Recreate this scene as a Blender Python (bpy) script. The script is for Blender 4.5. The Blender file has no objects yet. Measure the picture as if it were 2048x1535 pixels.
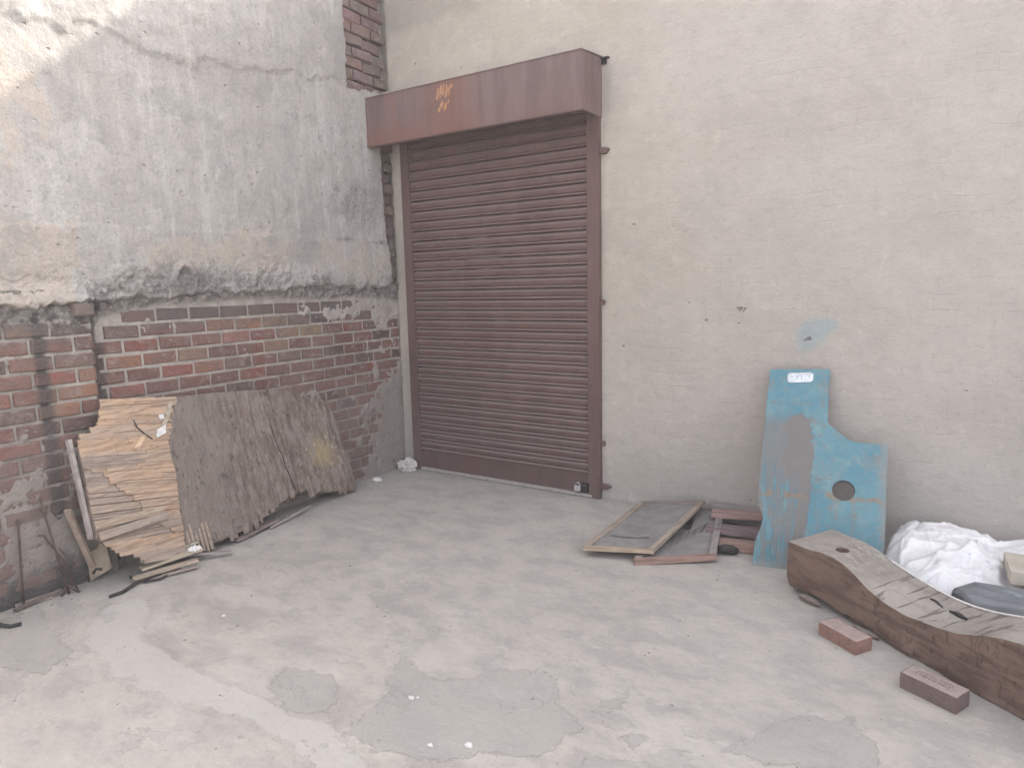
import bpy, math, random
import numpy as np
from mathutils import Matrix, Vector

scene = bpy.context.scene
rnd = random.Random(7)
HAZE = .013

# ------------------------------------------------------------------ camera
cam_d = bpy.data.cameras.new("camera")
cam = bpy.data.objects.new("camera", cam_d)
scene.collection.objects.link(cam)
cx = Vector((2104, 150, -1344)).normalized()
cy = Vector((874, -221, 1344)); cy = (cy - cx * cx.dot(cy)).normalized()
cz = cx.cross(cy)
# image axes (right, down, forward) -> world: corner of the yard at the origin,
# shutter wall along +X (plane y=0), brick wall along -Y (plane x=0)
MW = Matrix((cx, cy, cz))
right = MW @ Vector((1, 0, 0)); up = -(MW @ Vector((0, 1, 0))); back = -(MW @ Vector((0, 0, 1)))
rot = Matrix((right, up, back)).transposed()
cam.matrix_world = Matrix.Translation((3.854, -4.237, 1.53)) @ rot.to_4x4()
cam_d.sensor_fit = 'HORIZONTAL'; cam_d.sensor_width = 36.0
cam_d.lens = 36.0 * 1344 / 2048
cam_d.clip_start = 0.05; cam_d.clip_end = 2000
scene.camera = cam

# ------------------------------------------------------------------ sky, sun, exposure
SUN = Vector((-0.36, -1.0, -0.86)).normalized()      # travel direction: from behind the shutter wall
elev = math.asin(-SUN.z)
world = bpy.data.worlds.new("World"); scene.world = world; world.use_nodes = True
wn = world.node_tree; wn.nodes.clear()
sky = wn.nodes.new('ShaderNodeTexSky'); sky.sky_type = 'NISHITA'; sky.sun_disc = False
sky.sun_elevation = elev
sky.sun_rotation = math.atan2(-SUN.x, -SUN.y)
sky.air_density = 1.0; sky.dust_density = 4.0; sky.ozone_density = 0.0
bg = wn.nodes.new('ShaderNodeBackground'); bg.inputs[1].default_value = 0.15
wo = wn.nodes.new('ShaderNodeOutputWorld')
hs = wn.nodes.new('ShaderNodeHueSaturation'); hs.inputs['Saturation'].default_value = .3      # milky, smoggy sky
wn.links.new(sky.outputs[0], hs.inputs['Color']); wn.links.new(hs.outputs[0], bg.inputs[0]); wn.links.new(bg.outputs[0], wo.inputs[0])
sl = bpy.data.lights.new("sun", 'SUN'); sl.energy = 2.0; sl.angle = math.radians(0.9); sl.color = (1.0, .93, .84)
so = bpy.data.objects.new("sun", sl); scene.collection.objects.link(so)
so.rotation_euler = SUN.to_track_quat('-Z', 'Y').to_euler(); so.location = (2, 6, 8)
scene.view_settings.view_transform = 'Standard'
scene.view_settings.look = 'None'
scene.view_settings.gamma = 1.0
scene.view_settings.use_curve_mapping = False
scene.view_settings.exposure = 2.25
scene.render.engine = 'CYCLES'
scene.cycles.max_bounces = 8

# ------------------------------------------------------------------ numpy noise
def hash2(ix, iy, s):
    n = (ix.astype(np.int64) * 374761393 + iy.astype(np.int64) * 668265263 + s * 974711) & 0x7fffffff
    n = (n ^ (n >> 13)) * 1274126177 & 0x7fffffff
    n = n ^ (n >> 16)
    return (n & 0xffff) / 65535.0
def vnoise(x, y, s=0):
    ix = np.floor(x); iy = np.floor(y); fx = x - ix; fy = y - iy
    fx = fx * fx * (3 - 2 * fx); fy = fy * fy * (3 - 2 * fy)
    a = hash2(ix, iy, s); b = hash2(ix + 1, iy, s); c = hash2(ix, iy + 1, s); d = hash2(ix + 1, iy + 1, s)
    return (a * (1 - fx) + b * fx) * (1 - fy) + (c * (1 - fx) + d * fx) * fy
def fbm(x, y, freq, octv=4, s=0, rough=.5):
    x = np.asarray(x, float); y = np.asarray(y, float)
    t = 0; a = 1; n = 0
    for o in range(octv):
        t = t + a * vnoise(x * freq + 17.3 * o, y * freq - 9.1 * o, s + o * 13)
        n += a; a *= rough; freq *= 2.03
    return t / n
def sstep(a, b, x):
    t = np.clip((x - a) / (b - a), 0, 1); return t * t * (3 - 2 * t)
def sdpoly(P, x, y):
    """signed distance, negative inside"""
    x = np.asarray(x, float); y = np.asarray(y, float)
    d = np.full(x.shape, 1e9); inside = np.zeros(x.shape, bool); n = len(P)
    for i in range(n):
        ax, ay = P[i]; bx, by = P[(i + 1) % n]
        ex, ey = bx - ax, by - ay; wx, wy = x - ax, y - ay
        t = np.clip((wx * ex + wy * ey) / (ex * ex + ey * ey + 1e-12), 0, 1)
        d = np.minimum(d, (wx - ex * t) ** 2 + (wy - ey * t) ** 2)
        c = ((ay <= y) & (y < by)) | ((by <= y) & (y < ay))
        with np.errstate(divide='ignore', invalid='ignore'):
            xi = ax + (y - ay) / (by - ay if by != ay else 1e-9) * ex
        inside ^= c & (x < xi)
    d = np.sqrt(d); return np.where(inside, -d, d)
def sdline(P, x, y):
    x = np.asarray(x, float); y = np.asarray(y, float); d = np.full(x.shape, 1e9)
    for i in range(len(P) - 1):
        ax, ay = P[i]; bx, by = P[i + 1]; ex, ey = bx - ax, by - ay; wx, wy = x - ax, y - ay
        t = np.clip((wx * ex + wy * ey) / (ex * ex + ey * ey + 1e-12), 0, 1)
        d = np.minimum(d, (wx - ex * t) ** 2 + (wy - ey * t) ** 2)
    return np.sqrt(d)
def gauss(cx_, cy_, rx, ry, x, y):
    return np.exp(-(((x - cx_) / rx) ** 2 + ((y - cy_) / ry) ** 2))

# ------------------------------------------------------------------ object helpers
COL = scene.collection
def link(name, me, parent=None, mats=(), smooth=False):
    o = bpy.data.objects.new(name, me); COL.objects.link(o)
    if parent: o.parent = parent
    for m in (mats if isinstance(mats, (list, tuple)) else [mats]): me.materials.append(m)
    if smooth:
        me.polygons.foreach_set('use_smooth', [True] * len(me.polygons))
    return o
def tag(o, label=None, cat=None, group=None, kind=None):
    if label: o['label'] = label
    if cat: o['category'] = cat
    if group: o['group'] = group
    if kind: o['kind'] = kind
    return o
def empty(name, loc, label, cat, group=None):
    o = bpy.data.objects.new(name, None); COL.objects.link(o); o.location = loc; o.empty_display_size = .1
    return tag(o, label, cat, group)
def mesh(name, v, f):
    me = bpy.data.meshes.new(name); me.from_pydata([tuple(map(float, p)) for p in v], [], [tuple(map(int, q)) for q in f]); me.update(); return me
def grid_mesh(name, V, nu, nv, keep=None, attrs=None, flip=False):
    """V: (nv*nu,3) row major; keep: bool per quad"""
    idx = np.arange(nu * nv).reshape(nv, nu)
    a = idx[:-1, :-1].ravel(); b = idx[:-1, 1:].ravel(); c = idx[1:, 1:].ravel(); d = idx[1:, :-1].ravel()
    q = np.stack([a, d, c, b] if flip else [a, b, c, d], 1)
    if keep is not None: q = q[keep.ravel()]
    used = np.unique(q); remap = -np.ones(nu * nv, int); remap[used] = np.arange(len(used)); q = remap[q]; V2 = V[used]
    me = bpy.data.meshes.new(name)
    me.vertices.add(len(V2)); me.vertices.foreach_set('co', V2.astype(np.float32).ravel())
    me.loops.add(q.size); me.loops.foreach_set('vertex_index', q.astype(np.int32).ravel())
    me.polygons.add(len(q)); me.polygons.foreach_set('loop_start', np.arange(0, q.size, 4, dtype=np.int32))
    me.update(calc_edges=True); me.validate()
    me.polygons.foreach_set('use_smooth', np.ones(len(me.polygons), bool))
    for k, arr in (attrs or {}).items():
        at = me.attributes.new(k, 'FLOAT', 'POINT'); at.data.foreach_set('value', np.asarray(arr, np.float32).ravel()[used])
    return me
class MB:
    """mesh builder: collects boxes, prisms and tubes into one mesh"""
    def __init__(s): s.v = []; s.f = []
    def add(s, v, f):
        n = len(s.v); s.v += [tuple(p) for p in v]; s.f += [tuple(i + n for i in q) for q in f]; return s
    def box(s, lo, hi, M=None):
        x0, y0, z0 = lo; x1, y1, z1 = hi
        v = [(x0, y0, z0), (x1, y0, z0), (x1, y1, z0), (x0, y1, z0), (x0, y0, z1), (x1, y0, z1), (x1, y1, z1), (x0, y1, z1)]
        if M: v = [M @ Vector(p) for p in v]
        return s.add(v, [(0, 3, 2, 1), (4, 5, 6, 7), (0, 1, 5, 4), (1, 2, 6, 5), (2, 3, 7, 6), (3, 0, 4, 7)])
    def prism(s, P, z0, z1, M=None):
        """polygon P (ccw, xy) extruded from z0 to z1"""
        n = len(P); v = [Vector((p[0], p[1], z0)) for p in P] + [Vector((p[0], p[1], z1)) for p in P]
        if M: v = [M @ p for p in v]
        return s.add(v, [tuple(range(n - 1, -1, -1)), tuple(range(n, 2 * n))] + [(i, (i + 1) % n, n + (i + 1) % n, n + i) for i in range(n)])
    def tube(s, pts, r, n=8, cap=True):
        pts = [Vector(p) for p in pts]; rr = r if isinstance(r, (list, tuple)) else [r] * len(pts); v = []
        for i, p in enumerate(pts):
            t = (pts[min(i + 1, len(pts) - 1)] - pts[max(i - 1, 0)]).normalized()
            a = Vector((0, 0, 1)) if abs(t.z) < .9 else Vector((1, 0, 0))
            e1 = t.cross(a).normalized(); e2 = t.cross(e1)
            for k in range(n): v.append(p + (e1 * math.cos(2 * math.pi * k / n) + e2 * math.sin(2 * math.pi * k / n)) * rr[i])
        f = []
        for i in range(len(pts) - 1):
            for k in range(n):
                a = i * n + k; b = i * n + (k + 1) % n; f.append((a, b, b + n, a + n))
        if cap: f += [tuple(range(n - 1, -1, -1)), tuple(range((len(pts) - 1) * n, len(pts) * n))]
        return s.add(v, f)
    def build(s, name, mat, parent=None, smooth=False, bevel=0, seg=2):
        me = mesh(name, s.v, s.f)
        import bmesh
        bm = bmesh.new(); bm.from_mesh(me); bmesh.ops.recalc_face_normals(bm, faces=bm.faces)
        if bevel: bmesh.ops.bevel(bm, geom=list(bm.edges), offset=bevel, segments=seg, affect='EDGES', profile=.6)
        bm.to_mesh(me); bm.free()
        return link(name, me, parent, mat, smooth)

# ------------------------------------------------------------------ material helpers
class N:
    def __init__(s, name, rough=.9, spec=.3):
        s.mt = bpy.data.materials.new(name); s.mt.use_nodes = True; s.t = s.mt.node_tree
        s.b = s.t.nodes['Principled BSDF']; s.b.inputs['Roughness'].default_value = rough
        s.b.inputs['Specular IOR Level'].default_value = spec
        g = s.t.nodes.new('ShaderNodeNewGeometry'); s.pos = g.outputs['Position']; s.nrm = g.outputs['Normal']
        s.h = None
    def put(s, sock, v):
        if v is None: return
        if hasattr(v, 'is_linked') or hasattr(v, 'links'): s.t.links.new(v, sock)
        else:
            if isinstance(v, (tuple, list)) and len(v) == 3 and len(sock.default_value) == 4: v = (*v, 1)
            sock.default_value = v
    def node(s, t, **k):
        n = s.t.nodes.new(t)
        for a, b in k.items(): setattr(n, a, b)
        return n
    def obj(s): return s.node('ShaderNodeTexCoord').outputs['Object']
    def mapv(s, v, sc=(1, 1, 1), loc=(0, 0, 0), rot=(0, 0, 0)):
        n = s.node('ShaderNodeMapping'); s.put(n.inputs[0], v); n.inputs['Scale'].default_value = sc
        n.inputs['Location'].default_value = loc; n.inputs['Rotation'].default_value = rot; return n.outputs[0]
    def noise(s, scale, det=4, rough=.55, v=None, dist=0):
        n = s.node('ShaderNodeTexNoise'); s.put(n.inputs['Vector'], v if v is not None else s.pos)
        n.inputs['Scale'].default_value = scale; n.inputs['Detail'].default_value = det
        n.inputs['Roughness'].default_value = rough; n.inputs['Distortion'].default_value = dist
        return n.outputs['Fac']
    def voro(s, scale, v=None, feat='F1'):
        n = s.node('ShaderNodeTexVoronoi', feature=feat); s.put(n.inputs['Vector'], v if v is not None else s.pos)
        n.inputs['Scale'].default_value = scale; return n.outputs['Distance']
    def ss(s, a, b, x, lo=0., hi=1.):
        n = s.node('ShaderNodeMapRange', interpolation_type='SMOOTHSTEP'); s.put(n.inputs[0], x)
        if a > b: a, b, lo, hi = b, a, hi, lo
        n.inputs[1].default_value = a; n.inputs[2].default_value = b; n.inputs[3].default_value = lo; n.inputs[4].default_value = hi
        return n.outputs[0]
    def math(s, op, a, b=0.):
        n = s.node('ShaderNodeMath', operation=op); s.put(n.inputs[0], a); s.put(n.inputs[1], b); return n.outputs[0]
    def add(s, a, b): return s.math('ADD', a, b)
    def mul(s, a, b): return s.math('MULTIPLY', a, b)
    def mix(s, f, a, b, bl='MIX'):
        n = s.node('ShaderNodeMix', data_type='RGBA', blend_type=bl)
        s.put(n.inputs[0], f); s.put(n.inputs[6], a); s.put(n.inputs[7], b); return n.outputs[2]
    def attr(s, name): return s.node('ShaderNodeAttribute', attribute_name=name).outputs['Fac']
    def ocol(s): return s.node('ShaderNodeObjectInfo').outputs['Color']
    def orand(s): return s.node('ShaderNodeObjectInfo').outputs['Random']
    def xyz(s, v=None):
        n = s.node('ShaderNodeSeparateXYZ'); s.put(n.inputs[0], v if v is not None else s.pos); return n.outputs
    def bump(s, h, dist=.01, strength=1.):
        n = s.node('ShaderNodeBump'); n.inputs['Strength'].default_value = strength; n.inputs['Distance'].default_value = dist
        s.put(n.inputs['Height'], h)
        if s.h: s.put(n.inputs['Normal'], s.h)
        s.h = n.outputs[0]; s.put(s.b.inputs['Normal'], s.h)
    def color(s, c): s.put(s.b.inputs['Base Color'], c)
    def set(s, k, v): s.put(s.b.inputs[k], v)

# --- plaster of the left wall
def mat_left_plaster():
    n = N('old_grey_plaster', .95, .2); p = n.pos
    sv = n.mapv(p, (1, 1, .10))
    big = n.noise(1.3, 4, .6); mid = n.noise(6, 5, .6); fine = n.noise(60, 4, .6)
    streak = n.noise(16, 5, .65, sv)
    c = n.mix(n.ss(.35, .65, big), (.40, .37, .345), (.465, .44, .42))
    c = n.mix(n.ss(.40, .75, mid), c, (.47, .435, .405))
    c = n.mix(n.mul(n.ss(.54, .64, streak), .45), c, (.57, .55, .53))
    c = n.mix(n.mul(n.ss(.50, .36, streak), .30), c, (.31, .295, .29))
    # cream layer low on the wall
    cr = n.ss(-.02, .03, n.add(n.attr('cream'), n.mul(n.add(mid, -.5), .5)))
    c = n.mix(n.mul(cr, .8), c, (.475, .405, .35))
    c = n.mix(n.mul(n.ss(.50, .64, n.noise(17, 6, .7)), .40), c, (.30, .28, .265))
    c = n.mix(n.mul(n.ss(.54, .66, n.noise(11, 6, .68, n.mapv(p, (1, 1, 1), (2, 9, 4)))), .45), c, (.55, .52, .49))
    # grey cement patches
    gp = n.ss(.56, .64, n.noise(2.6, 6, .62, n.mapv(p, (1, 1, 1), (5, 3, 1))))
    c = n.mix(n.mul(gp, .45), c, (.31, .295, .285))
    # black mould, speckled
    sp = n.noise(30, 8, .8); sp2 = n.noise(9, 4, .6, n.mapv(p, (1, 1, 1), (1, 7, 2)))
    md = n.ss(.52, .74, n.add(n.mul(n.attr('mold'), .36), n.mul(n.add(n.mul(sp, 1.25), n.mul(sp2, .9)), .34)))
    c = n.mix(n.mul(md, n.ss(.38, .55, n.noise(45, 5, .75), .35, .95)), c, (.165, .155, .148))
    c = n.mix(n.mul(n.mul(n.attr('mold'), n.ss(.46, .6, n.noise(8, 8, .8, n.mapv(p, (1, 1, 1), (3, 3, 8))))), .5), c, (.22, .205, .195))
    # pits
    pit = n.ss(.13, .05, n.add(n.voro(11, n.mapv(p, (1, 1, 1.3))), n.mul(n.add(n.noise(50, 3), -.5), .12)))
    c = n.mix(n.mul(n.mul(pit, n.ss(.5, .6, mid)), .6), c, (.2, .17, .15))
    c = n.mix(n.mul(n.ss(.45, .7, fine), .32), c, (.26, .24, .23))
    c = n.mix(n.mul(n.ss(.55, .63, n.noise(21, 8, .78, n.mapv(p, (1, 1, .6), (7, 7, 7)))), n.ss(.45, .6, big, .15, .5)), c, (.25, .235, .225))
    n.color(c)
    n.bump(n.add(n.mul(mid, .6), n.mul(n.noise(22, 6, .65), .5)), .02, .75)
    n.bump(n.noise(70, 5, .75), .006, 1.)
    n.bump(n.mul(pit, -1), .006, .8)
    return n
def mat_right_plaster():
    n = N('buff_cement_render', .95, .2); p = n.pos
    big = n.noise(.9, 4, .6); mid = n.noise(5, 5, .6, n.mapv(p, (1, 1, 1.6))); fine = n.noise(70, 4, .6)
    x = n.xyz()
    c = n.mix(n.ss(.38, .62, big), (.465, .408, .345), (.52, .465, .405))
    c = n.mix(n.mul(n.ss(.45, .7, mid), .6), c, (.545, .495, .44))
    c = n.mix(n.mul(n.ss(.5, .32, mid), .35), c, (.41, .375, .355))
    # grey near the ground, damp with shade painted in, pinker grey upper right
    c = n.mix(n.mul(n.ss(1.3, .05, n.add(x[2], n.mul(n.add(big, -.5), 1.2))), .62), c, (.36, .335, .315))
    c = n.mix(n.mul(n.ss(2.0, 3.4, n.add(x[0], n.mul(big, .8))), .45), c, (.49, .45, .435))
    # ghost of the brick courses under the render
    bt = n.node('ShaderNodeTexBrick'); mv = n.node('ShaderNodeCombineXYZ')
    wob = n.mul(n.add(n.noise(4, 5, .65), -.5), .09)
    n.put(mv.inputs[0], n.add(x[0], wob)); n.put(mv.inputs[1], n.add(x[2], wob))
    n.put(bt.inputs['Vector'], mv.outputs[0]); bt.inputs['Scale'].default_value = 1.
    bt.inputs['Brick Width'].default_value = .205; bt.inputs['Row Height'].default_value = .0835
    bt.inputs['Mortar Size'].default_value = .006; bt.inputs['Mortar Smooth'].default_value = 1.
    gm = n.mul(bt.outputs['Fac'], n.ss(.44, .62, n.noise(3.1, 5, .6, n.mapv(p, (1, 1, 1.5), (3, 0, 2)))))
    c = n.mix(n.mul(gm, n.ss(.42, .60, n.noise(14, 5, .7), .0, .32)), c, (.27, .24, .22))
    c = n.mix(n.mul(n.ss(.44, .62, n.noise(1.9, 6, .68, n.mapv(p, (1, 1, 1.3), (6, 2, 5)))), .5), c, (.43, .39, .355))
    c = n.mix(n.mul(n.ss(.50, .66, n.noise(13, 6, .7, n.mapv(p, (1, 1, 1.7)))), .28), c, (.33, .295, .265))
    c = n.mix(n.mul(n.ss(.54, .68, n.noise(9, 6, .7, n.mapv(p, (1.3, 1, 1), (4, 4, 1)))), .35), c, (.60, .55, .49))
    c = n.mix(n.mul(n.ss(.57, .70, n.noise(20, 5, .7, n.mapv(p, (1, 1, .22), (1, 2, 1)))), .2), c, (.34, .30, .27))
    # darker grey at the top by the corner, beside the hood and along the foot
    c = n.mix(n.mul(n.ss(-.15, .30, n.add(n.attr('dark_tone'), n.mul(n.add(n.noise(3, 6, .7), -.5), .9))), .45), c, (.23, .215, .20))
    # blue paint smear, scraped
    bl = n.ss(.50, .66, n.add(n.mul(n.attr('blue'), .42), n.mul(n.noise(11, 8, .8, n.mapv(p, (1, 1, 1.8), rot=(0, .5, 0))), .62)))
    c = n.mix(n.mul(bl, .55), c, (.28, .38, .42))
    # dark pits and chips
    pn = n.voro(5.5, n.mapv(p, (1, 1, 1.2), (0, 0, .4)))
    pit = n.mul(n.ss(.075, .035, n.add(pn, n.mul(n.add(n.noise(60, 3), -.5), .06))), n.ss(.52, .62, n.noise(1.4, 3, .6, n.mapv(p, (1, 1, 1), (9, 1, 4)))))
    chip = n.ss(.66, .72, n.add(n.mul(n.attr('chip'), .35), n.mul(n.noise(55, 4, .6), .75)))
    pit = n.math('MAXIMUM', n.mul(pit, .7), chip)
    c = n.mix(n.mul(pit, .8), c, (.17, .14, .12))
    c = n.mix(n.mul(n.ss(.5, .72, fine), .16), c, (.30, .27, .25))
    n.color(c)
    n.bump(n.add(n.mul(mid, .5), n.mul(n.noise(18, 6, .62), .5)), .014, .6)
    n.bump(n.add(n.noise(75, 5, .75), n.mul(gm, -.3)), .004, .9)
    n.bump(n.mul(pit, -1), .006, .9)
    return n
def mat_mortar():
    n = N('grey_lime_mortar', .95, .2); p = n.pos; x = n.xyz()
    mid = n.noise(12, 6, .65); fine = n.noise(90, 4, .65)
    c = n.mix(n.ss(.35, .7, mid), (.36, .32, .29), (.48, .435, .395))
    # brown dust on the lower, more sheltered courses
    low = n.ss(1.15, .60, n.add(x[2], n.mul(n.add(n.noise(2.5, 4), -.5), .6)))
    c = n.mix(n.mul(low, .66), c, (.215, .18, .165))
    c = n.mix(n.mul(n.ss(.5, .75, n.noise(5, 5, .6, n.mapv(p, (1, 1, 1), (4, 4, 4)))), .55), c, (.22, .19, .175))
    c = n.mix(n.mul(n.attr('ledge'), n.ss(.32, .56, n.noise(24, 6, .7))), c, (.185, .172, .160))
    c = n.mix(n.mul(n.attr('ledge'), n.ss(.54, .64, n.noise(9, 5, .7, n.mapv(p, (1, 1, 1), (5, 5, 5))))), c, (.11, .10, .095))
    c = n.mix(n.ss(.25, .8, n.add(n.mul(n.attr('stain_dark'), 1.), n.mul(n.add(mid, -.5), .7))), c, (.09, .085, .082))
    c = n.mix(n.mul(n.ss(.45, .7, fine), .3), c, (.25, .23, .21))
    n.color(c)
    n.bump(n.add(mid, n.mul(n.noise(40, 5, .65), .6)), .016, .9); n.bump(fine, .003, .8)
    return n
def mat_brick():
    n = N('fired_clay_brick', .92, .25); p = n.pos; x = n.xyz()
    ov = n.mapv(p, (1, 1, 1))
    a = n.noise(22, 5, .65); b = n.noise(7, 4, .6); fine = n.noise(110, 4, .7)
    base = n.ocol()
    c = n.mix(n.mul(n.ss(.42, .72, a), .45), base, (.10, .062, .055))
    c = n.mix(n.mul(n.ss(.48, .66, b), .6), c, (.215, .145, .128))
    c = n.mix(n.mul(n.ss(.46, .62, n.noise(5, 6, .7, n.mapv(p, (1, 1, 1), (8, 1, 3)))), .4), c, (.15, .10, .09))
    # lime bloom and mortar smears
    c = n.mix(n.mul(n.ss(.50, .68, n.noise(14, 6, .75, n.mapv(p, (1, 1, 1.4), (3, 2, 8)))), .65), c, (.36, .315, .29))
    low = n.ss(1.0, .5, n.add(x[2], n.mul(n.add(n.noise(2.5, 4), -.5), .6)))
    c = n.mix(n.mul(low, .55), c, (.19, .15, .138))
    c = n.mix(n.ss(.35, .65, n.noise(3.3, 5, .65, n.mapv(p, (1, 1, 1), (2, 6, 2))), .08, .38), c, (.27, .205, .18))
    # soot along the drain stains on the pier
    def vst(y0, w, nm):
        d = n.math('ABSOLUTE', n.add(n.add(x[1], -y0), n.mul(n.add(n.noise(5, 3), -.5), .05)))
        return n.ss(w, w * .3, d)
    z1 = n.mul(n.ss(1.62, 1.5, x[2]), n.math('MAXIMUM', n.mul(vst(-2.70, .05, 0), .75), n.mul(vst(-2.41, .055, 0), .75)))
    c = n.mix(z1, c, (.075, .07, .068))
    # grey cement film on the top courses
    top = n.mul(n.ss(1.24, 1.40, n.add(x[2], n.mul(n.add(a, -.5), .35))), n.ss(1.7, 1.55, x[2]))
    c = n.mix(n.mul(top, .7), c, (.145, .125, .12))
    c = n.mix(n.mul(n.ss(.5, .75, fine), .3), c, (.30, .25, .225))
    n.color(c)
    n.bump(n.add(a, n.add(n.mul(n.noise(60, 5, .75), .6), n.mul(fine, .4))), .012, 1.)
    return n
def mat_floor():
    n = N('worn_concrete_screed', .93, .25); p = n.pos
    sv = n.mapv(p, (1, 1.0, 1), rot=(0, 0, .5))
    big = n.noise(.8, 5, .6); mid = n.noise(4, 6, .62, n.mapv(p, (1, 1.6, 1), rot=(0, 0, .6)), .15); fine = n.noise(50, 5, .65); vf = n.noise(220, 3, .7)
    c = n.mix(n.ss(.38, .64, big), (.40, .365, .335), (.445, .41, .38))
    c = n.mix(n.mul(n.ss(.42, .62, mid), .6), c, (.53, .475, .42))
    c = n.mix(n.mul(n.ss(.50, .38, mid), .45), c, (.36, .327, .305))
    c = n.mix(n.mul(n.ss(.50, .66, n.noise(20, 6, .72, n.mapv(p, (1, 1.5, 1), rot=(0, 0, .6)))), .35), c, (.33, .30, .28))
    c = n.mix(n.mul(n.ss(.54, .68, n.noise(13, 6, .72, n.mapv(p, (1, 1.7, 1), (3, 8, 1), (0, 0, .6)))), .4), c, (.60, .55, .50))
    # lighter dusty mottling nearer the middle of the yard
    lt = n.ss(.50, .60, n.noise(2.2, 7, .66, n.mapv(p, (1, 1.5, 1), (2, 5, 0), (0, 0, .45)), .2))
    c = n.mix(n.mul(n.mul(lt, n.attr('scab')), .45), c, (.555, .51, .465))
    w = n.mul(n.add(n.noise(7, 8, .72), -.5), .20)
    pa = n.ss(.004, -.010, n.add(n.attr('patch'), w))
    c = n.mix(n.mul(pa, .62), c, (.375, .352, .328))
    sw = n.add(n.attr('strip'), n.mul(n.add(n.noise(9, 8, .72), -.5), .14))
    st = n.ss(.006, -.012, sw)
    c = n.mix(n.mul(n.mul(n.ss(.035, .0, sw), n.ss(.006, .014, sw)), .30), c, (.26, .24, .22))
    c = n.mix(n.mul(st, .75), c, (.51, .475, .44))
    # thin dark outline where topping has flaked
    ed = n.mul(n.ss(.03, .0, n.math('ABSOLUTE', n.add(n.attr('patch'), w))), n.ss(.42, .56, n.noise(3, 3, .6)))
    ed = n.mul(ed, n.ss(.012, .004, n.math('ABSOLUTE', n.add(n.attr('patch'), w))))
    # small flaked scabs
    sc = n.noise(3.4, 6, .66, n.mapv(p, (1, 1.4, 1), (7, 1, 0)))
    sb = n.ss(.598, .606, sc); 
    c = n.mix(n.mul(n.mul(sb, n.attr('scab')), .45), c, (.39, .365, .34))
    se = n.mul(n.ss(.012, .002, n.math('ABSOLUTE', n.add(sc, -.6))), n.attr('scab'))
    c = n.mix(n.mul(se, .14), c, (.25, .225, .21))
    # dirt along the walls
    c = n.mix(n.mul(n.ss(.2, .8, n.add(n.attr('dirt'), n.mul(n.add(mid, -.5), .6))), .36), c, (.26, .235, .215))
    c = n.mix(n.mul(n.ss(.5, .75, fine), .28), c, (.28, .26, .245))
    c = n.mix(n.mul(n.ss(.58, .70, n.noise(75, 4, .6, n.mapv(p, (1, 1, 1), (3, 3, 3)))), .25), c, (.62, .585, .55))
    n.color(c)
    n.bump(n.add(n.mul(mid, .7), n.mul(n.noise(16, 6, .65), .5)), .012, .55)
    n.bump(n.add(fine, n.mul(vf, .6)), .003, .8)
    n.bump(n.add(n.mul(pa, -1), n.add(n.mul(st, 1.), n.mul(n.mul(sb, n.attr('scab')), -.7))), .0025, .8)
    return n
def mat_iron():
    n = N('brown_painted_sheet_iron', .55, .35); p = n.pos; x = n.xyz()
    v = n.mapv(p, (1, 1, .25)); a = n.noise(7, 5, .65, v); b = n.noise(2.2, 4, .6); fine = n.noise(80, 4, .6)
    c = n.mix(n.ss(.35, .65, a), (.125, .076, .070), (.162, .103, .095))
    c = n.mix(n.mul(n.ss(.56, .70, b), .22), c, (.21, .10, .075))
    c = n.mix(n.mul(n.ss(.55, .75, n.noise(30, 6, .7)), .35), c, (.19, .135, .12))
    # dust low down
    c = n.mix(n.mul(n.ss(.9, .0, n.add(x[2], n.mul(n.add(a, -.5), .6))), .35), c, (.115, .085, .078))
    c = n.mix(n.mul(n.ss(.56, .68, n.noise(5, 6, .7, n.mapv(p, (1, 1, .12), (2, 2, 2)))), .3), c, (.10, .065, .06))
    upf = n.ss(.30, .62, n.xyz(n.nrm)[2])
    c = n.mix(n.mul(upf, .6), c, (.29, .225, .215))  # upward-facing lips painted lighter for their highlight, tinted as dust
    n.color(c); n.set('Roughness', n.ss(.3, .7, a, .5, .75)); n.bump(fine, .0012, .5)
    return n
def mat_hood():
    n = N('rust_streaked_hood_sheet', .6, .35); p = n.pos; x = n.xyz()
    v = n.mapv(p, (1, 1, .12)); st = n.noise(12, 5, .65, v); b = n.noise(2.6, 4, .6)
    c = n.mix(n.ss(.35, .65, st), (.155, .105, .10), (.205, .145, .14))
    lo = n.ss(2.80, 2.60, n.add(x[2], n.mul(n.add(b, -.5), .12)))
    lf = n.ss(1.5, .3, n.add(x[0], n.mul(b, .5)))
    c = n.mix(n.mul(lo, n.add(.2, n.mul(lf, .45))), c, (.215, .098, .075))
    c = n.mix(n.mul(n.ss(.5, .7, n.noise(3.2, 6, .65)), .5), c, (.22, .155, .145))
    c = n.mix(n.mul(n.mul(n.ss(.52, .66, st), lf), .4), c, (.225, .095, .068))
    r = n.ss(1.3, .5, n.math('POWER', n.math('ABSOLUTE', n.add(x[0], -.82)), 1.))
    r = n.ss(.34, .0, n.math('ABSOLUTE', n.add(n.add(x[0], -.84), n.mul(n.add(n.noise(9, 5, .65), -.5), .35))))
    c = n.mix(n.mul(r, .5), c, (.235, .098, .065))
    n.color(c); n.bump(n.noise(5, 3), .01, .25); n.bump(n.noise(90, 4), .001, .4)
    return n
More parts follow.
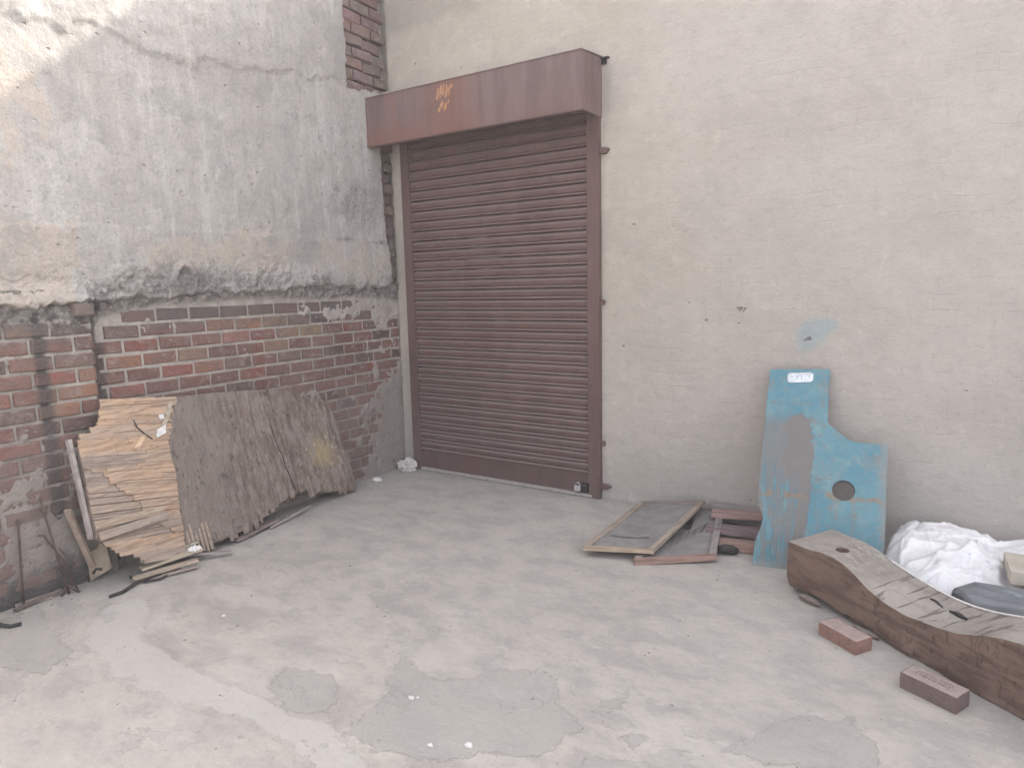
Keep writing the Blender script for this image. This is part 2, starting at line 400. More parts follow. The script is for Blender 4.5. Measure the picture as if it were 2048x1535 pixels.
def mat_simple(name, c0, c1, scale=12, rough=.8, stretch=(1, 1, 1), bump=.004, dust=None, spec=.3, metal=0, objc=False, dark=None, fs=90):
    n = N(name, rough, spec); n.set('Metallic', metal)
    v = n.mapv(n.obj() if objc else n.pos, stretch)
    a = n.noise(scale, 6, .65, v); fine = n.noise(fs, 4, .65, v)
    c = n.mix(n.ss(.35, .65, a), c0, c1)
    if dark: c = n.mix(n.mul(n.ss(.55, .72, n.noise(scale * 1.7, 6, .7, n.mapv(v, (1, 1, 1), (4, 2, 6)))), .8), c, dark)
    if dust: c = n.mix(n.mul(n.ss(.3, 1., n.xyz(n.nrm)[2]), .65), c, dust)
    c = n.mix(n.mul(n.ss(.5, .75, fine), .25), c, tuple(.6 * t for t in c0))
    n.color(c); n.bump(n.add(a, n.mul(fine, .5)), bump, .8)
    return n
def mat_veneer():
    n = N('peeling_tan_ply', .88, .2); v = n.obj(); g = n.noise(60, 6, .72, n.mapv(v, (.09, 1, 1))); b = n.noise(6, 5, .68, v); w = n.noise(16, 6, .72, n.mapv(v, (.5, 1, 1)))
    c = n.ocol(); c = n.mix(n.mul(n.ss(.44, .62, b), .55), c, (.42, .335, .27)); c = n.mix(n.mul(n.ss(.50, .66, w), .6), c, (.37, .29, .235))
    c = n.mix(n.mul(n.ss(.50, .60, g), .55), c, (.26, .17, .115)); c = n.mix(n.mul(n.ss(.46, .36, g), .4), c, (.62, .47, .34))
    c = n.mix(n.mul(n.ss(.60, .68, n.noise(26, 5, .75, n.mapv(v, (.4, 1, 1), (5, 5, 1)))), .7), c, (.16, .11, .085))
    n.color(c); n.bump(n.add(g, n.mul(w, .6)), .006, 1.); return n
def mat_tint(name, rough=.9, stretch=(1, 1, 1), scale=18, bump=.004, dark=.45, dust=(.36, .32, .29), dustf=.5):
    """takes the object colour, with grain along one axis"""
    n = N(name, rough, .25); v = n.mapv(n.obj(), stretch); a = n.noise(scale, 6, .68, v); fine = n.noise(scale * 5, 4, .65, v)
    c0 = n.ocol()
    c = n.mix(n.mul(n.ss(.42, .68, a), .7), c0, n.mix(.999, c0, (dark, dark, dark), 'MULTIPLY'))
    c = n.mix(n.mul(n.ss(.56, .74, n.noise(scale * .4, 5, .65, n.mapv(v, (1, 1, 1), (3, 1, 4)))), dustf), c, dust)
    c = n.mix(n.mul(n.ss(.5, .75, fine), .3), c, n.mix(.999, c0, (.5, .5, .5), 'MULTIPLY'))
    n.color(c); n.bump(n.add(a, n.mul(fine, .5)), bump, .9)
    return n

def M_(n): return n.mt
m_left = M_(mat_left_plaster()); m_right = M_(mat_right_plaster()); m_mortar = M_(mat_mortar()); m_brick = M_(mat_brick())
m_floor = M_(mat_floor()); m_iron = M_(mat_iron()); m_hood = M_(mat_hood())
m_chip = M_(mat_simple('orange_primer', (.40, .19, .10), (.50, .29, .17), 40))
m_dark = M_(mat_simple('dark_iron', (.03, .028, .028), (.055, .048, .045), 30, .6))
m_rust = M_(mat_simple('rusty_steel', (.085, .06, .055), (.13, .088, .075), 30, .8))
m_steel = M_(mat_simple('bright_steel', (.55, .55, .56), (.75, .75, .76), 30, .35, metal=.7, bump=.0005))
m_galv = M_(mat_simple('dusty_aluminium_strip', (.34, .31, .30), (.46, .43, .42), 20, .5, metal=.3, bump=.0005))
m_strip = M_(mat_simple('dusty_pale_strip', (.34, .30, .285), (.44, .40, .38), 20, .7, bump=.0005))
m_wood = M_(mat_tint('weathered_wood', .9, (1, 1, 1), 14))
m_grain_x = M_(mat_tint('grained_wood_lengthwise', .9, (.12, 1, 1), 40, .003))
m_white = M_(mat_simple('white_flake', (.66, .62, .60), (.8, .77, .75), 40, .8))

# ------------------------------------------------------------------ floor
fx0, fx1, fy0, fy1, st = -.35, 5.2, -4.4, .12, .0145
nx = int((fx1 - fx0) / st) + 1; ny = int((fy1 - fy0) / st) + 1
gx, gy = np.meshgrid(np.linspace(fx0, fx1, nx), np.linspace(fy0, fy1, ny))
patchA = [(2.012, -2.305), (2.271, -2.361), (2.45, -2.15), (2.633, -2.087), (2.736, -2.233), (2.891, -2.338), (2.809, -2.504), (2.581, -2.696), (2.322, -2.796), (2.167, -2.785), (2.157, -2.576)]
patchB = [(3.329, -2.19), (3.451, -1.942), (3.654, -1.789), (3.726, -1.898), (3.80, -2.057), (3.55, -2.153)]
patchC = [(2.848, -2.149), (2.93, -2.12), (2.965, -2.165), (2.916, -2.228)]
patchD = [(2.99, -2.33), (3.03, -2.26), (3.10, -2.27), (3.075, -2.33)]
patchE = [(1.78, -1.35), (2.1, -1.1), (2.5, -1.2), (2.75, -1.5), (2.5, -1.85), (2.1, -1.8), (1.8, -1.62)]
patchF = [(.18, -2.9), (.44, -2.95), (.75, -3.0), (.85, -3.15), (.4, -3.3), (.1, -3.15)]
patchG = [(1.65, -2.62), (1.85, -2.55), (2.0, -2.62), (2.06, -2.74), (1.9, -2.79), (1.72, -2.74)]
patchH = [(2.95, -2.45), (3.2, -2.36), (3.3, -2.45), (3.15, -2.6), (2.98, -2.56)]
patchI = [(1.25, -.9), (1.7, -.75), (2.0, -1.0), (1.8, -1.2), (1.35, -1.15)]
pd = np.minimum.reduce([sdpoly(P, gx, gy) for P in (patchA, patchB, patchC, patchD, patchF, patchG, patchH)])
strip = [(.50, -2.55), (.66, -2.60), (.877, -2.779), (1.271, -2.81), (1.543, -2.81), (1.748, -2.79), (1.905, -2.80), (2.091, -2.76), (2.2, -2.80), (2.42, -2.86),
         (2.4, -2.98), (2.04, -2.92), (1.81, -2.90), (1.5, -2.98), (1.1, -3.02), (.93, -2.96), (.75, -2.952), (.60, -2.87), (.45, -2.72)]
sd = sdpoly(strip, gx, gy)
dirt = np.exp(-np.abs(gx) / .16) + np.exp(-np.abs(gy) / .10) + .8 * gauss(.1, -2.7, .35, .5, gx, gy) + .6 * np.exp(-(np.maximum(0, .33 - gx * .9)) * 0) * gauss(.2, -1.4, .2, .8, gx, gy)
scab = sstep(-1.3, -2.2, gy + .25 * (gx - 2.5)) * .95 + .12
zz = (fbm(gx, gy, 1.1, 3, 5) - .5) * .03 + (fbm(gx, gy, 6, 4, 9) - .5) * .006 + 0
zz = zz * sstep(0, .3, np.abs(gx) + .05) * sstep(0, .3, np.abs(gy) + .05) * .6
# keep everything that stands on the floor in contact with it
V = np.stack([gx.ravel(), gy.ravel(), zz.ravel()], 1)
me = grid_mesh('floor', V, nx, ny, attrs=dict(patch=pd, strip=sd, dirt=dirt, scab=scab))
tag(link('floor', me, None, m_floor), kind='structure')
me = mesh('ground', [(-300, -300, -.03), (300, -300, -.03), (300, 300, -.03), (-300, 300, -.03)], [(0, 1, 2, 3)])
tag(link('ground', me, None, m_floor), kind='structure')
def zf(x, y):
    i = int(round((y - fy0) / (fy1 - fy0) * (ny - 1))); j = int(round((x - fx0) / (fx1 - fx0) * (nx - 1)))
    return float(zz[min(max(i, 0), ny - 1), min(max(j, 0), nx - 1)])

# ------------------------------------------------------------------ left wall (brick below, plaster above)
CH, BL, PIER = .0835, .205, -2.44
Z0 = .023
wall = empty('brick_wall', (0, 0, 0), 'old brick wall left of the shutter, peeling grey plaster above bare red brick courses', 'wall')
def off(y): return np.where(np.asarray(y) < PIER, .045, 0.)
def zl(y):      # torn lower edge of the plaster
    y = np.asarray(y, float)
    return np.interp(y, [-3.6, -2.8, -2.55, -2.30, -1.9, -1.42, -.9, -.4, 0], [1.475, 1.465, 1.475, 1.49, 1.488, 1.512, 1.535, 1.525, 1.53]) + (fbm(y, y * 0, 11, 6, 3, .75) - .5) * .085
def zb(y):      # top of the clean brick courses
    y = np.asarray(y, float)
    return np.interp(y, [-3.6, -2.8, -2.42, -2.38, -2.1, -1.42, -.7, 0], [1.36, 1.36, 1.35, 1.40, 1.445, 1.475, 1.455, 1.42]) + (fbm(y, y * 0, 7, 3, 8) - .5) * .03
ya = np.arange(-3.6, .0101, .0085); za = np.arange(-.06, 1.561, .0085)
Y, Z = np.meshgrid(ya, za)
smear = .55 * gauss(-.12, .25, .30, .36, Y, Z) + .30 * sstep(-.45, -.3, Y) + .42 * sstep(-2.2, -2.6, Y) * sstep(.95, .6, Z) \
    + .40 * sstep(-1.3, -.5, Y) * sstep(1.24, 1.36, Z) + .30 * sstep(.55, .1, Z)
nz = fbm(Y, Z, 9, 5, 31, .6)
sm = sstep(.60, .73, nz * .9 + smear * .55)
led = sstep(-.02, .03, Z - zb(Y)); rough = (fbm(Y, Z, 18, 5, 77, .75) - .5)
X = off(Y) - .006 + .0125 * sm + (fbm(Y, Z, 26, 3, 12) - .5) * .006
X = X * (1 - led) + led * (off(Y) * .8 + .010 + rough * .070 + (fbm(Y, Z, 60, 3, 78, .7) - .5) * .014)
# white vertical joint and the dark gap beside the pier
X += .008 * sstep(.012, .006, np.abs(Y + .38)) * sstep(.72, .80, Z) * sstep(1.3, 1.25, Z)
stain_dark = gauss(-2.70, 1.1, .035, .5, Y, Z) * .9 + gauss(-2.425, 1.10, .03, .5, Y, Z) * 1. + .8 * sstep(-2.3, -2.6, Y) * sstep(.35, .0, Z)
V = np.stack([X.ravel(), Y.ravel(), Z.ravel()], 1)
me = grid_mesh('mortar', V, len(ya), len(za), attrs=dict(ledge=led, stain_dark=stain_dark))
link('mortar', me, wall, m_mortar)
# wall core behind and beyond
MB().box((-.3, -9, -.1), (-.065, 0.25, 4.79)).build('wall_core', m_mortar, wall)
bb = MB()
for k in range(-1, 16):
    for j in range(27):
        y1 = PIER - .006 - 4 * BL - (BL / 2 if k % 2 == 0 else 0) - j * BL
        bb.box((-.05, y1 - .190, Z0 + .040 + k * CH + .008), (.048, y1, Z0 + .040 + (k + 1) * CH - .008))
tag(bb.build('far_brickwork', m_brick, wall), kind='stuff').color = (.19, .10, .085, 1)
MB().box((-.06, -9, -.1), (.035, -3.6, 1.47)).build('mortar_beyond', m_mortar, wall)
MB().box((-.06, -9, 1.47), (.036, -3.597, 4.85)).build('plaster_beyond', m_left, wall)

def brick_mesh(name, L, H, D, j=.003, ch=.004, seed=0):
    r = random.Random(seed); q = lambda s: r.uniform(-s, s)
    v = []
    for x, e in ((-D, 0), (-ch, 0), (0, ch)):
        for (sy, sz) in ((-1, -1), (1, -1), (1, 1), (-1, 1)):
            v.append((x + (q(j * .6) if e else 0), sy * (L / 2 - e) + q(j), sz * (H / 2 - e) + q(j)))
    f = [(0, 3, 2, 1), (8, 9, 10, 11)]
    for a in (0, 4):
        for i in range(4): f.append((a + i, a + (i + 1) % 4, a + 4 + (i + 1) % 4, a + 4 + i))
    me = mesh(name, v, f); me.materials.append(m_brick); return me
bm_full = [brick_mesh('brick', .190, .066, .055, .003, .005, s) for s in range(6)]
bm_half = [brick_mesh('brick', .091, .066, .055, .003, .005, 20 + s) for s in range(4)]
nbrick = 0
def brick(me, x, y, z, col, rz=0, rx=0, parent=wall, ry=0):
    global nbrick
    o = bpy.data.objects.new('brick', me); COL.objects.link(o); o.parent = parent
    o.location = (x, y, z); o.rotation_euler = (rx, ry, rz); o.color = (*col, 1); nbrick += 1
    return o
ORANGE, RED, TAN, YEL, DARKB, PINK = (.33, .16, .10), (.235, .10, .08), (.27, .175, .12), (.27, .195, .12), (.055, .05, .05), (.34, .14, .12)
spots = [(-1.66, 1.30, ORANGE), (-1.48, 1.304, ORANGE), (-1.597, 1.222, PINK), (-2.325, 1.229, RED), (-2.292, 1.156, ORANGE), (-1.863, 1.13, TAN), (-1.803, 1.068, ORANGE),
         (-2.522, 1.066, ORANGE), (-2.768, 1.325, TAN), (-1.034, 1.258, YEL), (-.154, 1.047, RED), (-1.204, 1.269, TAN), (-2.046, 1.179, RED), (-1.158, .844, RED),
         (-2.859, .347, RED), (-2.768, 1.238, RED), (-1.724, 1.36, DARKB), (-1.95, 1.38, DARKB), (-.78, 1.36, DARKB), (-.653, .675, (.10, .08, .12)), (-.2, .62, RED), (-.12, .74, RED),
         (-1.15, 1.19, TAN), (-2.65, .95, ORANGE), (-1.35, 1.18, (.2, .09, .07))]
def bcol(y, z):
    for a, b, c in spots:
        if abs(y - a) < .105 and abs(z - b) < .05: return c
    t = rnd.random(); b = (.190, .092, .076)
    if t > .84: b = (.27, .10, .08)
    elif t > .74: b = (.18, .115, .095)
    elif t < .10: b = (.11, .07, .065)
    s = rnd.uniform(.8, 1.2); return tuple(c * s for c in b)
# main field
for k in range(17):
    z = Z0 + (k + .5) * CH
    y = -.012 - (0 if k % 2 == 0 else BL / 2)
    if k % 2: 
        if z < float(zb(-.05)) - .03: brick(rnd.choice(bm_half), .003, -.055, z, bcol(-.055, z))
    while y - BL > PIER - .16:
        yc = y - BL / 2
        if z < float(zb(yc)) - .028:
            brick(rnd.choice(bm_full), rnd.uniform(-.002, .005), yc, z + rnd.uniform(-.002, .002), bcol(yc, z), rz=rnd.uniform(-.012, .012), rx=rnd.uniform(-.008, .008))
        y -= BL
# pier
for k in range(-1, 16):
    z = Z0 + .040 + (k + .5) * CH
    y = PIER + .004 - (0 if k % 2 else BL / 2)
    if k % 2 == 0: brick(rnd.choice(bm_half), .048, PIER - .046, z, bcol(PIER - .05, z))
    for i in range(4):
        yc = y - BL / 2
        brick(rnd.choice(bm_full), .048 + rnd.uniform(-.003, .006), yc, z, bcol(yc, z), rz=rnd.uniform(-.015, .015), rx=rnd.uniform(-.01, .01)); y -= BL
# the two bricks that stick out of the ledge
for (y, L, m_) in ((-2.482, .10, 0), (-2.388, .035, 1)):
    me = brick_mesh('brick', L, .062 if not m_ else .045, .1, .002, .004, 50 + m_)
    brick(me, .085, y, 1.450 if not m_ else 1.462, (.42, .28, .22), rz=.08)

# plaster sheet with two holes (exposed brick at the top by the corner; toothed strip beside the shutter)
NT = 250
ya = np.concatenate([np.arange(-3.6, .0, .009), [0.004]]); tz = np.concatenate([np.arange(0, .42, .0065), np.arange(.42, 2.22, .0125), np.linspace(2.26, 4.85 - 1.5, 26)])
Y, T = np.meshgrid(ya, tz); ZL = zl(Y)
Z = ZL + T * (4.85 - ZL) / (4.85 - 1.5)
crack = [(-3.0, 2.80), (-2.7, 2.84), (-2.521, 2.87), (-2.422, 2.864), (-2.291, 2.897), (-2.091, 2.875), (-1.814, 2.846), (-1.604, 2.90), (-1.442, 2.885), (-1.104, 2.95), (-.7, 3.0), (-.413, 3.02)]
cz_ = np.interp(Y, [p[0] for p in crack], [p[1] for p in crack]) + (fbm(Y, Z, 7, 5, 41, .65) - .5) * .16
lz_ = np.interp(Y, [-3.6, -2.78, -2.5, -2.05, -1.3, -.98, -.6, -.12, 0], [1.83, 1.855, 1.87, 1.896, 1.888, 1.9, 1.884, 1.856, 1.85]) + (fbm(Y, Z, 6, 4, 43) - .5) * .06
X = .034 + (fbm(Y, Z, 1.6, 3, 51) - .5) * .03 + (fbm(Y, Z, 9, 4, 55) - .5) * .012
X += .012 * sstep(-.02, .02, Z - cz_) * sstep(.2, -.6, Y + .3) + .006 * sstep(.02, -.02, Z - lz_)
low = sstep(1.78, 1.55, Z + (fbm(Y, Z, 5, 4, 3) - .5) * .3)
X += low * (fbm(Y, Z, 20, 5, 61, .7) - .5) * .055 * (.35 + .65 * sstep(-2.5, -2.2, Y) * sstep(-.6, -1.4, Y))
X += (fbm(Y, Z, 14, 4, 66) - .5) * .02 * sstep(2.85, 2.95, Z) * sstep(-1.3, -2.0, Y)
X += low * (fbm(Y, Z, 62, 3, 63, .7) - .5) * .012
X += np.where(fbm(Y, Z, 13, 4, 64, .6) > .60, -.006, 0) * low
# oval sunken knot in the lower plaster
rk = np.sqrt(((Y + 1.88) / .055) ** 2 + ((Z - 1.60) / .075) ** 2)
X += .022 * np.exp(-((rk - 1.15) / .3) ** 2) - .02 * sstep(1, .5, rk)
X = X + off(Y) * .7 * sstep(1.60, 1.48, Z)
edge = sstep(.018, .0, T); X = X * (1 - edge * .75)
X *= sstep(.004, -.03, Y) * .85 + .15
near = sdline(crack, Y, Z)
mold = .75 * np.exp(-np.maximum(0, np.abs(Z - cz_ + .03) - .02) / .03) * (.45 + .55 * fbm(Y, Z, 3, 3, 91)) * sstep(3.4, 3.0, Y * 0 + 3)
mold = .62 * np.exp(-np.abs(Z - cz_ + .02) / .04) * sstep(.35, .6, fbm(Y, Z, 2.2, 3, 92)) * sstep(-.7, -1.3, Y + .4 * (fbm(Y, Z, 3, 2, 5) - .5))
mold += .55 * gauss(-.35, 2.04, .42, .22, Y, Z) + .50 * gauss(-.5, 2.27, .36, .18, Y, Z) + .5 * np.exp(-np.abs(Z - lz_ - .012) / .02) * sstep(-1.1, -.6, Y)
mold += .85 * gauss(-1.95, 1.60, .42, .095, Y, Z) + .35 * gauss(-1.0, 1.62, .6, .1, Y, Z) + .3 * gauss(-1.9, 1.75, .5, .1, Y, Z) + .35 * gauss(-2.42, 1.68, .10, .12, Y, Z) + .25 * gauss(-1.35, 1.60, .25, .06, Y, Z)
mold += .40 * gauss(-1.5, 3.05, .5, .12, Y, Z) + .35 * gauss(-.95, 3.12, .3, .1, Y, Z) + .45 * gauss(-2.35, 2.95, .4, .06, Y, Z)
mold += .35 * np.exp(-np.abs(Y + .02) / .04) + .50 * sstep(.10, .0, T + (fbm(Y, Z, 6, 4, 97) - .5) * .16) * sstep(-2.62, -2.35, Y) + .15 * sstep(.2, .0, T) + .20 * gauss(-2.3, 3.1, .5, .1, Y, Z)
mold = mold * (.30 + 1.3 * fbm(Y, Z, 11, 5, 191, .75)) + .10 * sstep(.5, .75, fbm(Y, Z, 4, 5, 195, .7))
cream = -.06 + .13 * sstep(.10, -.20, Z - lz_) - .12 * sstep(.0, .12, Z - lz_) - .10 * sstep(1.8, 1.6, Z) - .3 * gauss(-2.3, 1.72, .12, .2, Y, Z)
cream = np.where((Y < -2.52) & (Z < 1.84), .35, cream) + .2 * gauss(-2.7, 2.5, .4, .5, Y, Z) + .10 * sstep(-.6, -2.0, Y) * sstep(2.9, 3.0, Z)
V = np.stack([X.ravel(), Y.ravel(), Z.ravel()], 1)
Yc = (Y[:-1, :-1] + Y[1:, 1:]) / 2; Zc = (Z[:-1, :-1] + Z[1:, 1:]) / 2
wob = (fbm(Yc, Zc, 16, 4, 71) - .5)
hole1 = (Yc > -.485 + wob * .05) & (Yc < .02) & (Zc > 2.985 + (Yc + .48) * .13 + wob * .05)
hole2 = (Yc > -.150 + wob * .04 + .05 * sstep(2.2, 1.5, Zc)) & (Zc > 1.515 + wob * .03) & (Zc < 2.68)
me = grid_mesh('plaster', V, len(ya), len(tz), keep=~(hole1 | hole2), attrs=dict(mold=mold, cream=cream))
link('plaster', me, wall, m_left)
# masonry seen through the holes
me = bpy.data.meshes.new('hole_backing')
yb = np.arange(-.62, .0, .02); zb2 = np.arange(1.45, 4.85, .025); Yb, Zb = np.meshgrid(yb, zb2)
Xb = -.028 - .025 * sstep(-.16, -.10, Yb) + (fbm(Yb, Zb, 20, 3, 5) - .5) * .012
me = grid_mesh('hole_backing', np.stack([Xb.ravel(), Yb.ravel(), Zb.ravel()], 1), len(yb), len(zb2),
               attrs=dict(ledge=Yb * 0 + .3, stain_dark=sstep(-.16, -.12, Yb) * .7))  # colour darkens where the backing lies deeper
link('hole_backing', me, wall, m_mortar)
k = 0; z = 3.02
while z < 3.95:
    for (y, L) in (((-.385, .19), (-.175, .19)) if k % 2 == 0 else ((-.44, .09), (-.285, .19), (-.10, .14))):
        c = tuple(t * rnd.uniform(.85, 1.2) for t in (.23, .145, .135))
        if y > -.2: c = tuple(t * .72 for t in c)
        me = brick_mesh('brick', L, .074, .06, .005, .008, 100 + nbrick)
        brick(me, .020 - (.014 if y > -.2 else 0) + rnd.uniform(-.006, .006), y, z + .012 * (k % 3 - 1) * .4, c, rz=rnd.uniform(-.03, .03), rx=-.02 + rnd.uniform(-.03, .03))
    z += .083; k += 1
k = 0; z = 1.555
while z < 2.66:
    me = brick_mesh('brick', .10, .066, .07, .006, .008, 200 + nbrick)
    c = tuple(t * rnd.uniform(.8, 1.2) for t in (.19, .145, .13))
    brick(me, (.022 if k % 2 else -.012) + rnd.uniform(-.006, .004), -.075 + rnd.uniform(-.01, .01), z, c, rz=rnd.uniform(-.05, .05), rx=rnd.uniform(-.05, .05))
    z += .0835; k += 1
mb = MB()
mb.tube([(.03, -.155, 2.64), (.035, -.15, 2.62), (.037, -.146, 2.3), (.036, -.14, 2.0), (.03, -.125, 1.78), (.02, -.11, 1.7)], .006)
tag(mb.build('hanging_cable', M_(mat_simple('brown_cable', (.10, .06, .06), (.13, .08, .08))), None, True), 'thin brown cable hanging down the broken brick strip left of the shutter', 'cable')

# ------------------------------------------------------------------ right wall
rw = empty('rendered_wall', (0, 0, 0), 'tall buff cement-rendered wall that holds the roller shutter', 'wall')
xa = np.arange(.0, 5.0, .0155); za = np.concatenate([np.arange(-.06, 3.9, .0155), np.arange(3.95, 4.70, .09)])
Xg, Zg = np.meshgrid(xa, za)
yy = -((fbm(Xg, Zg, 1.2, 3, 211) - .5) * .022 + (fbm(Xg, Zg, 7, 4, 215) - .5) * .008)
rowf = Zg / CH + (fbm(Xg, Zg, 2, 3, 5) - .5) * .8; rowi = np.floor(rowf)
jr = np.abs(rowf - rowi - .5); jj = Xg / BL + .5 * (rowi % 2) + (fbm(Xg, Zg, 3, 2, 6) - .5) * .3; jc = np.abs(jj - np.floor(jj) - .5)
jm = np.maximum(sstep(.38, .5, jr), sstep(.44, .5, jc)) * sstep(.46, .62, fbm(Xg, Zg, 1.7, 4, 231)) * sstep(2.0, 2.4, Xg)
yy += jm * .0010
# skirt of cement at the foot near the shutter
yy -= .012 * sstep(.06, .0, Zg)
dark_tone = -.35 + .62 * gauss(.1, 3.75, .75, .30, Xg, Zg) + .40 * gauss(.9, 3.62, .9, .16, Xg, Zg) + .35 * sstep(.05, .0, Xg) * sstep(3.0, 3.2, Zg) + .45 * sstep(3.4, 3.9, Zg) * sstep(2.2, .5, Xg)
dark_tone = np.maximum(dark_tone, -.28 + .35 * gauss(1.9, 2.7, .06, .3, Xg, Zg))
dark_tone = np.maximum(dark_tone, -.22 + .25 * sstep(.12, .0, Zg) + .2 * gauss(.05, .15, .1, .2, Xg, Zg))
blue = .95 * gauss(3.20, 1.20, .13, .10, Xg, Zg) + .5 * gauss(3.30, 1.27, .09, .05, Xg, Zg) + .35 * gauss(3.15, 1.1, .1, .04, Xg, Zg)
chip = np.zeros_like(Xg)
for (a, b, r) in ((2.774, 1.353, .02), (2.80, 1.345, .02), (2.819, 1.337, .02), (2.83, 1.30, .013), (2.78, 1.26, .02), (2.477, 1.385, .022), (2.33, 1.405, .02), (2.06, 1.37, .012), (1.955, 1.30, .02), (1.975, 1.26, .012),
                  (3.567, 1.609, .012), (3.962, .918, .02), (3.17, 1.165, .022), (3.19, 1.17, .02), (2.45, 1.58, .012), (2.15, 1.36, .012), (3.9, 1.17, .01), (2.02, .21, .012), (3.86, 1.3, .012), (2.42, .19, .014), (3.41, 1.50, .015)):
    chip += gauss(a, b, r * 1.1, r * .9, Xg, Zg)
chip = np.clip(chip, 0, 1)
V = np.stack([Xg.ravel(), yy.ravel(), Zg.ravel()], 1)
me = grid_mesh('render_coat', V, len(xa), len(za), attrs=dict(dark_tone=dark_tone, blue=blue, chip=chip))
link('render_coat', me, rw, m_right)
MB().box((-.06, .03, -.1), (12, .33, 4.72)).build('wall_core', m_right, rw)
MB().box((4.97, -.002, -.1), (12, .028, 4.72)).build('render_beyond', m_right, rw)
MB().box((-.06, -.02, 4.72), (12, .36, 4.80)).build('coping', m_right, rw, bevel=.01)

# ------------------------------------------------------------------ roller shutter
sh = empty('roller_shutter', (1.0, -.02, 0), 'closed brown rolling shutter with rust streaked hood box', 'shutter')
sh.location = (0, 0, 0)
prof = []      # slat cross-section (y outwards negative, z), 75 mm
for t, y in ((0, .006), (.04, .005), (.06, -.0190), (.09, -.0235), (.12, -.0235), (.235, -.0090), (.26, -.0085), (.34, -.0150), (.40, -.0175), (.62, -.0200), (.74, -.0195), (.84, -.0130), (.93, -.0050), (.97, .004), (1.0, .006)): prof.append((y, t * .0775))
def slat_mesh():
    xs = np.linspace(.205, 1.80, 9); v = []; f = []
    for x in xs:
        for y, z in prof: v.append((x, y, z))
    n = len(prof)
    for i in range(len(xs) - 1):
        for j in range(n - 1):
            a = i * n + j; f.append((a, a + n, a + n + 1, a + 1))
    return mesh('slat', v, f)
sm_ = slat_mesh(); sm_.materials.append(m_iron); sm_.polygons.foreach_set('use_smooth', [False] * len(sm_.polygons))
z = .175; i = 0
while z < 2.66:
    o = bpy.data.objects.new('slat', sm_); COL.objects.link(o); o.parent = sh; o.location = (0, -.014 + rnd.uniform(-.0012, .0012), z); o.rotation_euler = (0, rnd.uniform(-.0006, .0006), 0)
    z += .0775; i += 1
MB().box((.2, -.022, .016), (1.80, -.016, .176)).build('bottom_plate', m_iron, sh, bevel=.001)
o = MB().box((.215, -.052, .006), (1.80, -.020, .024)).build('bottom_rail', m_strip, sh, bevel=.002); o['label'] = 'pale dusty metal strip along the foot of the shutter'
def rail(x0, x1):
    mb = MB(); mb.box((x0, -.048, .0), (x1, -.042, 2.66)); mb.box((x0, -.043, .0), (x0 + .006, .0, 2.66)); mb.box((x1 - .006, -.043, .0), (x1, .0, 2.66))
    return mb.build('guide_rail', m_iron, sh, bevel=.0015)
rail(.135, .212); rail(1.775, 1.862)
for z, s in ((2.382, 1), (1.389, .55), (.402, .55), (.09, 1.15)):
    mb = MB(); P = [(1.855, -.016), (1.905 if s > .9 else 1.885, -.018), (1.855 + .065 * s, -.004), (1.855 + .072 * s, .012), (1.855 + .05 * s, .022), (1.855, .024)]
    v = [(a, b) for a, b in P]; Mx = Matrix(((1, 0, 0, 0), (0, 0, -1, 0), (0, 1, 0, z), (0, 0, 0, 1)))
    mb.prism(v, .004, .026, Mx); mb.build('fixing_lug', m_iron, sh, bevel=.001)
# hood box
MB().box((.018, -.298, 2.598), (1.868, -.294, 2.945)).build('hood_front', m_hood, sh, bevel=.0012)
mb = MB(); mb.box((.018, -.296, 2.590), (1.868, -.235, 2.594)); mb.box((.018, -.2955, 2.592), (1.868, -.2915, 2.604)); mb.box((.018, -.238, 2.592), (1.868, -.234, 2.608)); mb.build('hood_lip', m_iron, sh)
Mx = Matrix(((0, 0, 1, 0), (1, 0, 0, 0), (0, 1, 0, 0), (0, 0, 0, 1)))
for x0 in (1.864, .018):
    MB().prism([(-.294, 2.598), (.02, 2.598), (.02, 2.972), (-.294, 2.943)], x0, x0 + .004, Mx).build('hood_side', m_hood, sh)
mb = MB(); mb.add([(.014, -.303, 2.944), (1.874, -.303, 2.944), (1.874, .02, 2.974), (.014, .02, 2.974), (.014, -.303, 2.950), (1.874, -.303, 2.950), (1.874, .02, 2.980), (.014, .02, 2.980)],
                  [(0, 3, 2, 1), (4, 5, 6, 7), (0, 1, 5, 4), (1, 2, 6, 5), (2, 3, 7, 6), (3, 0, 4, 7)])
mb.build('hood_top', m_hood, sh)
mb = MB(); mb.box((1.87, -.03, 2.955), (1.925, .0, 2.963)); mb.box((1.87, -.012, 2.925), (1.905, .0, 2.957)); mb.build('hood_flange', m_dark, sh)
mb = MB(); mb.tube([(.05, -.13, 2.74), (1.86, -.13, 2.74)], .085, 20); mb.build('shutter_roll', m_dark, sh, True)
# flaked orange primer strokes on the hood
rr = random.Random(3)
mb = MB()
for (cx_, cz__, w, h) in ((.735, 2.865, .014, .075), (.765, 2.88, .012, .09), (.79, 2.885, .010, .07), (.815, 2.87, .013, .085), (.84, 2.875, .010, .05), (.77, 2.79, .016, .055), (.80, 2.775, .018, .05), (.745, 2.76, .012, .04), (.86, 2.90, .016, .03), (.83, 2.80, .009, .03)):
    P = []
    for a in range(12):
        t = a / 12 * 2 * math.pi; r = rr.uniform(.6, 1.1)
        P.append((cx_ + math.cos(t) * w * r + math.sin(t) * h * .12, cz__ + math.sin(t) * h * .62 * r))
    mb.prism(P, .2985, .2992, Matrix(((1, 0, 0, 0), (0, 0, -1, 0), (0, 1, 0, 0), (0, 0, 0, 1))))
o = mb.build('flaked_primer', m_chip, sh); o['label'] = 'flaked orange strokes on the hood front'
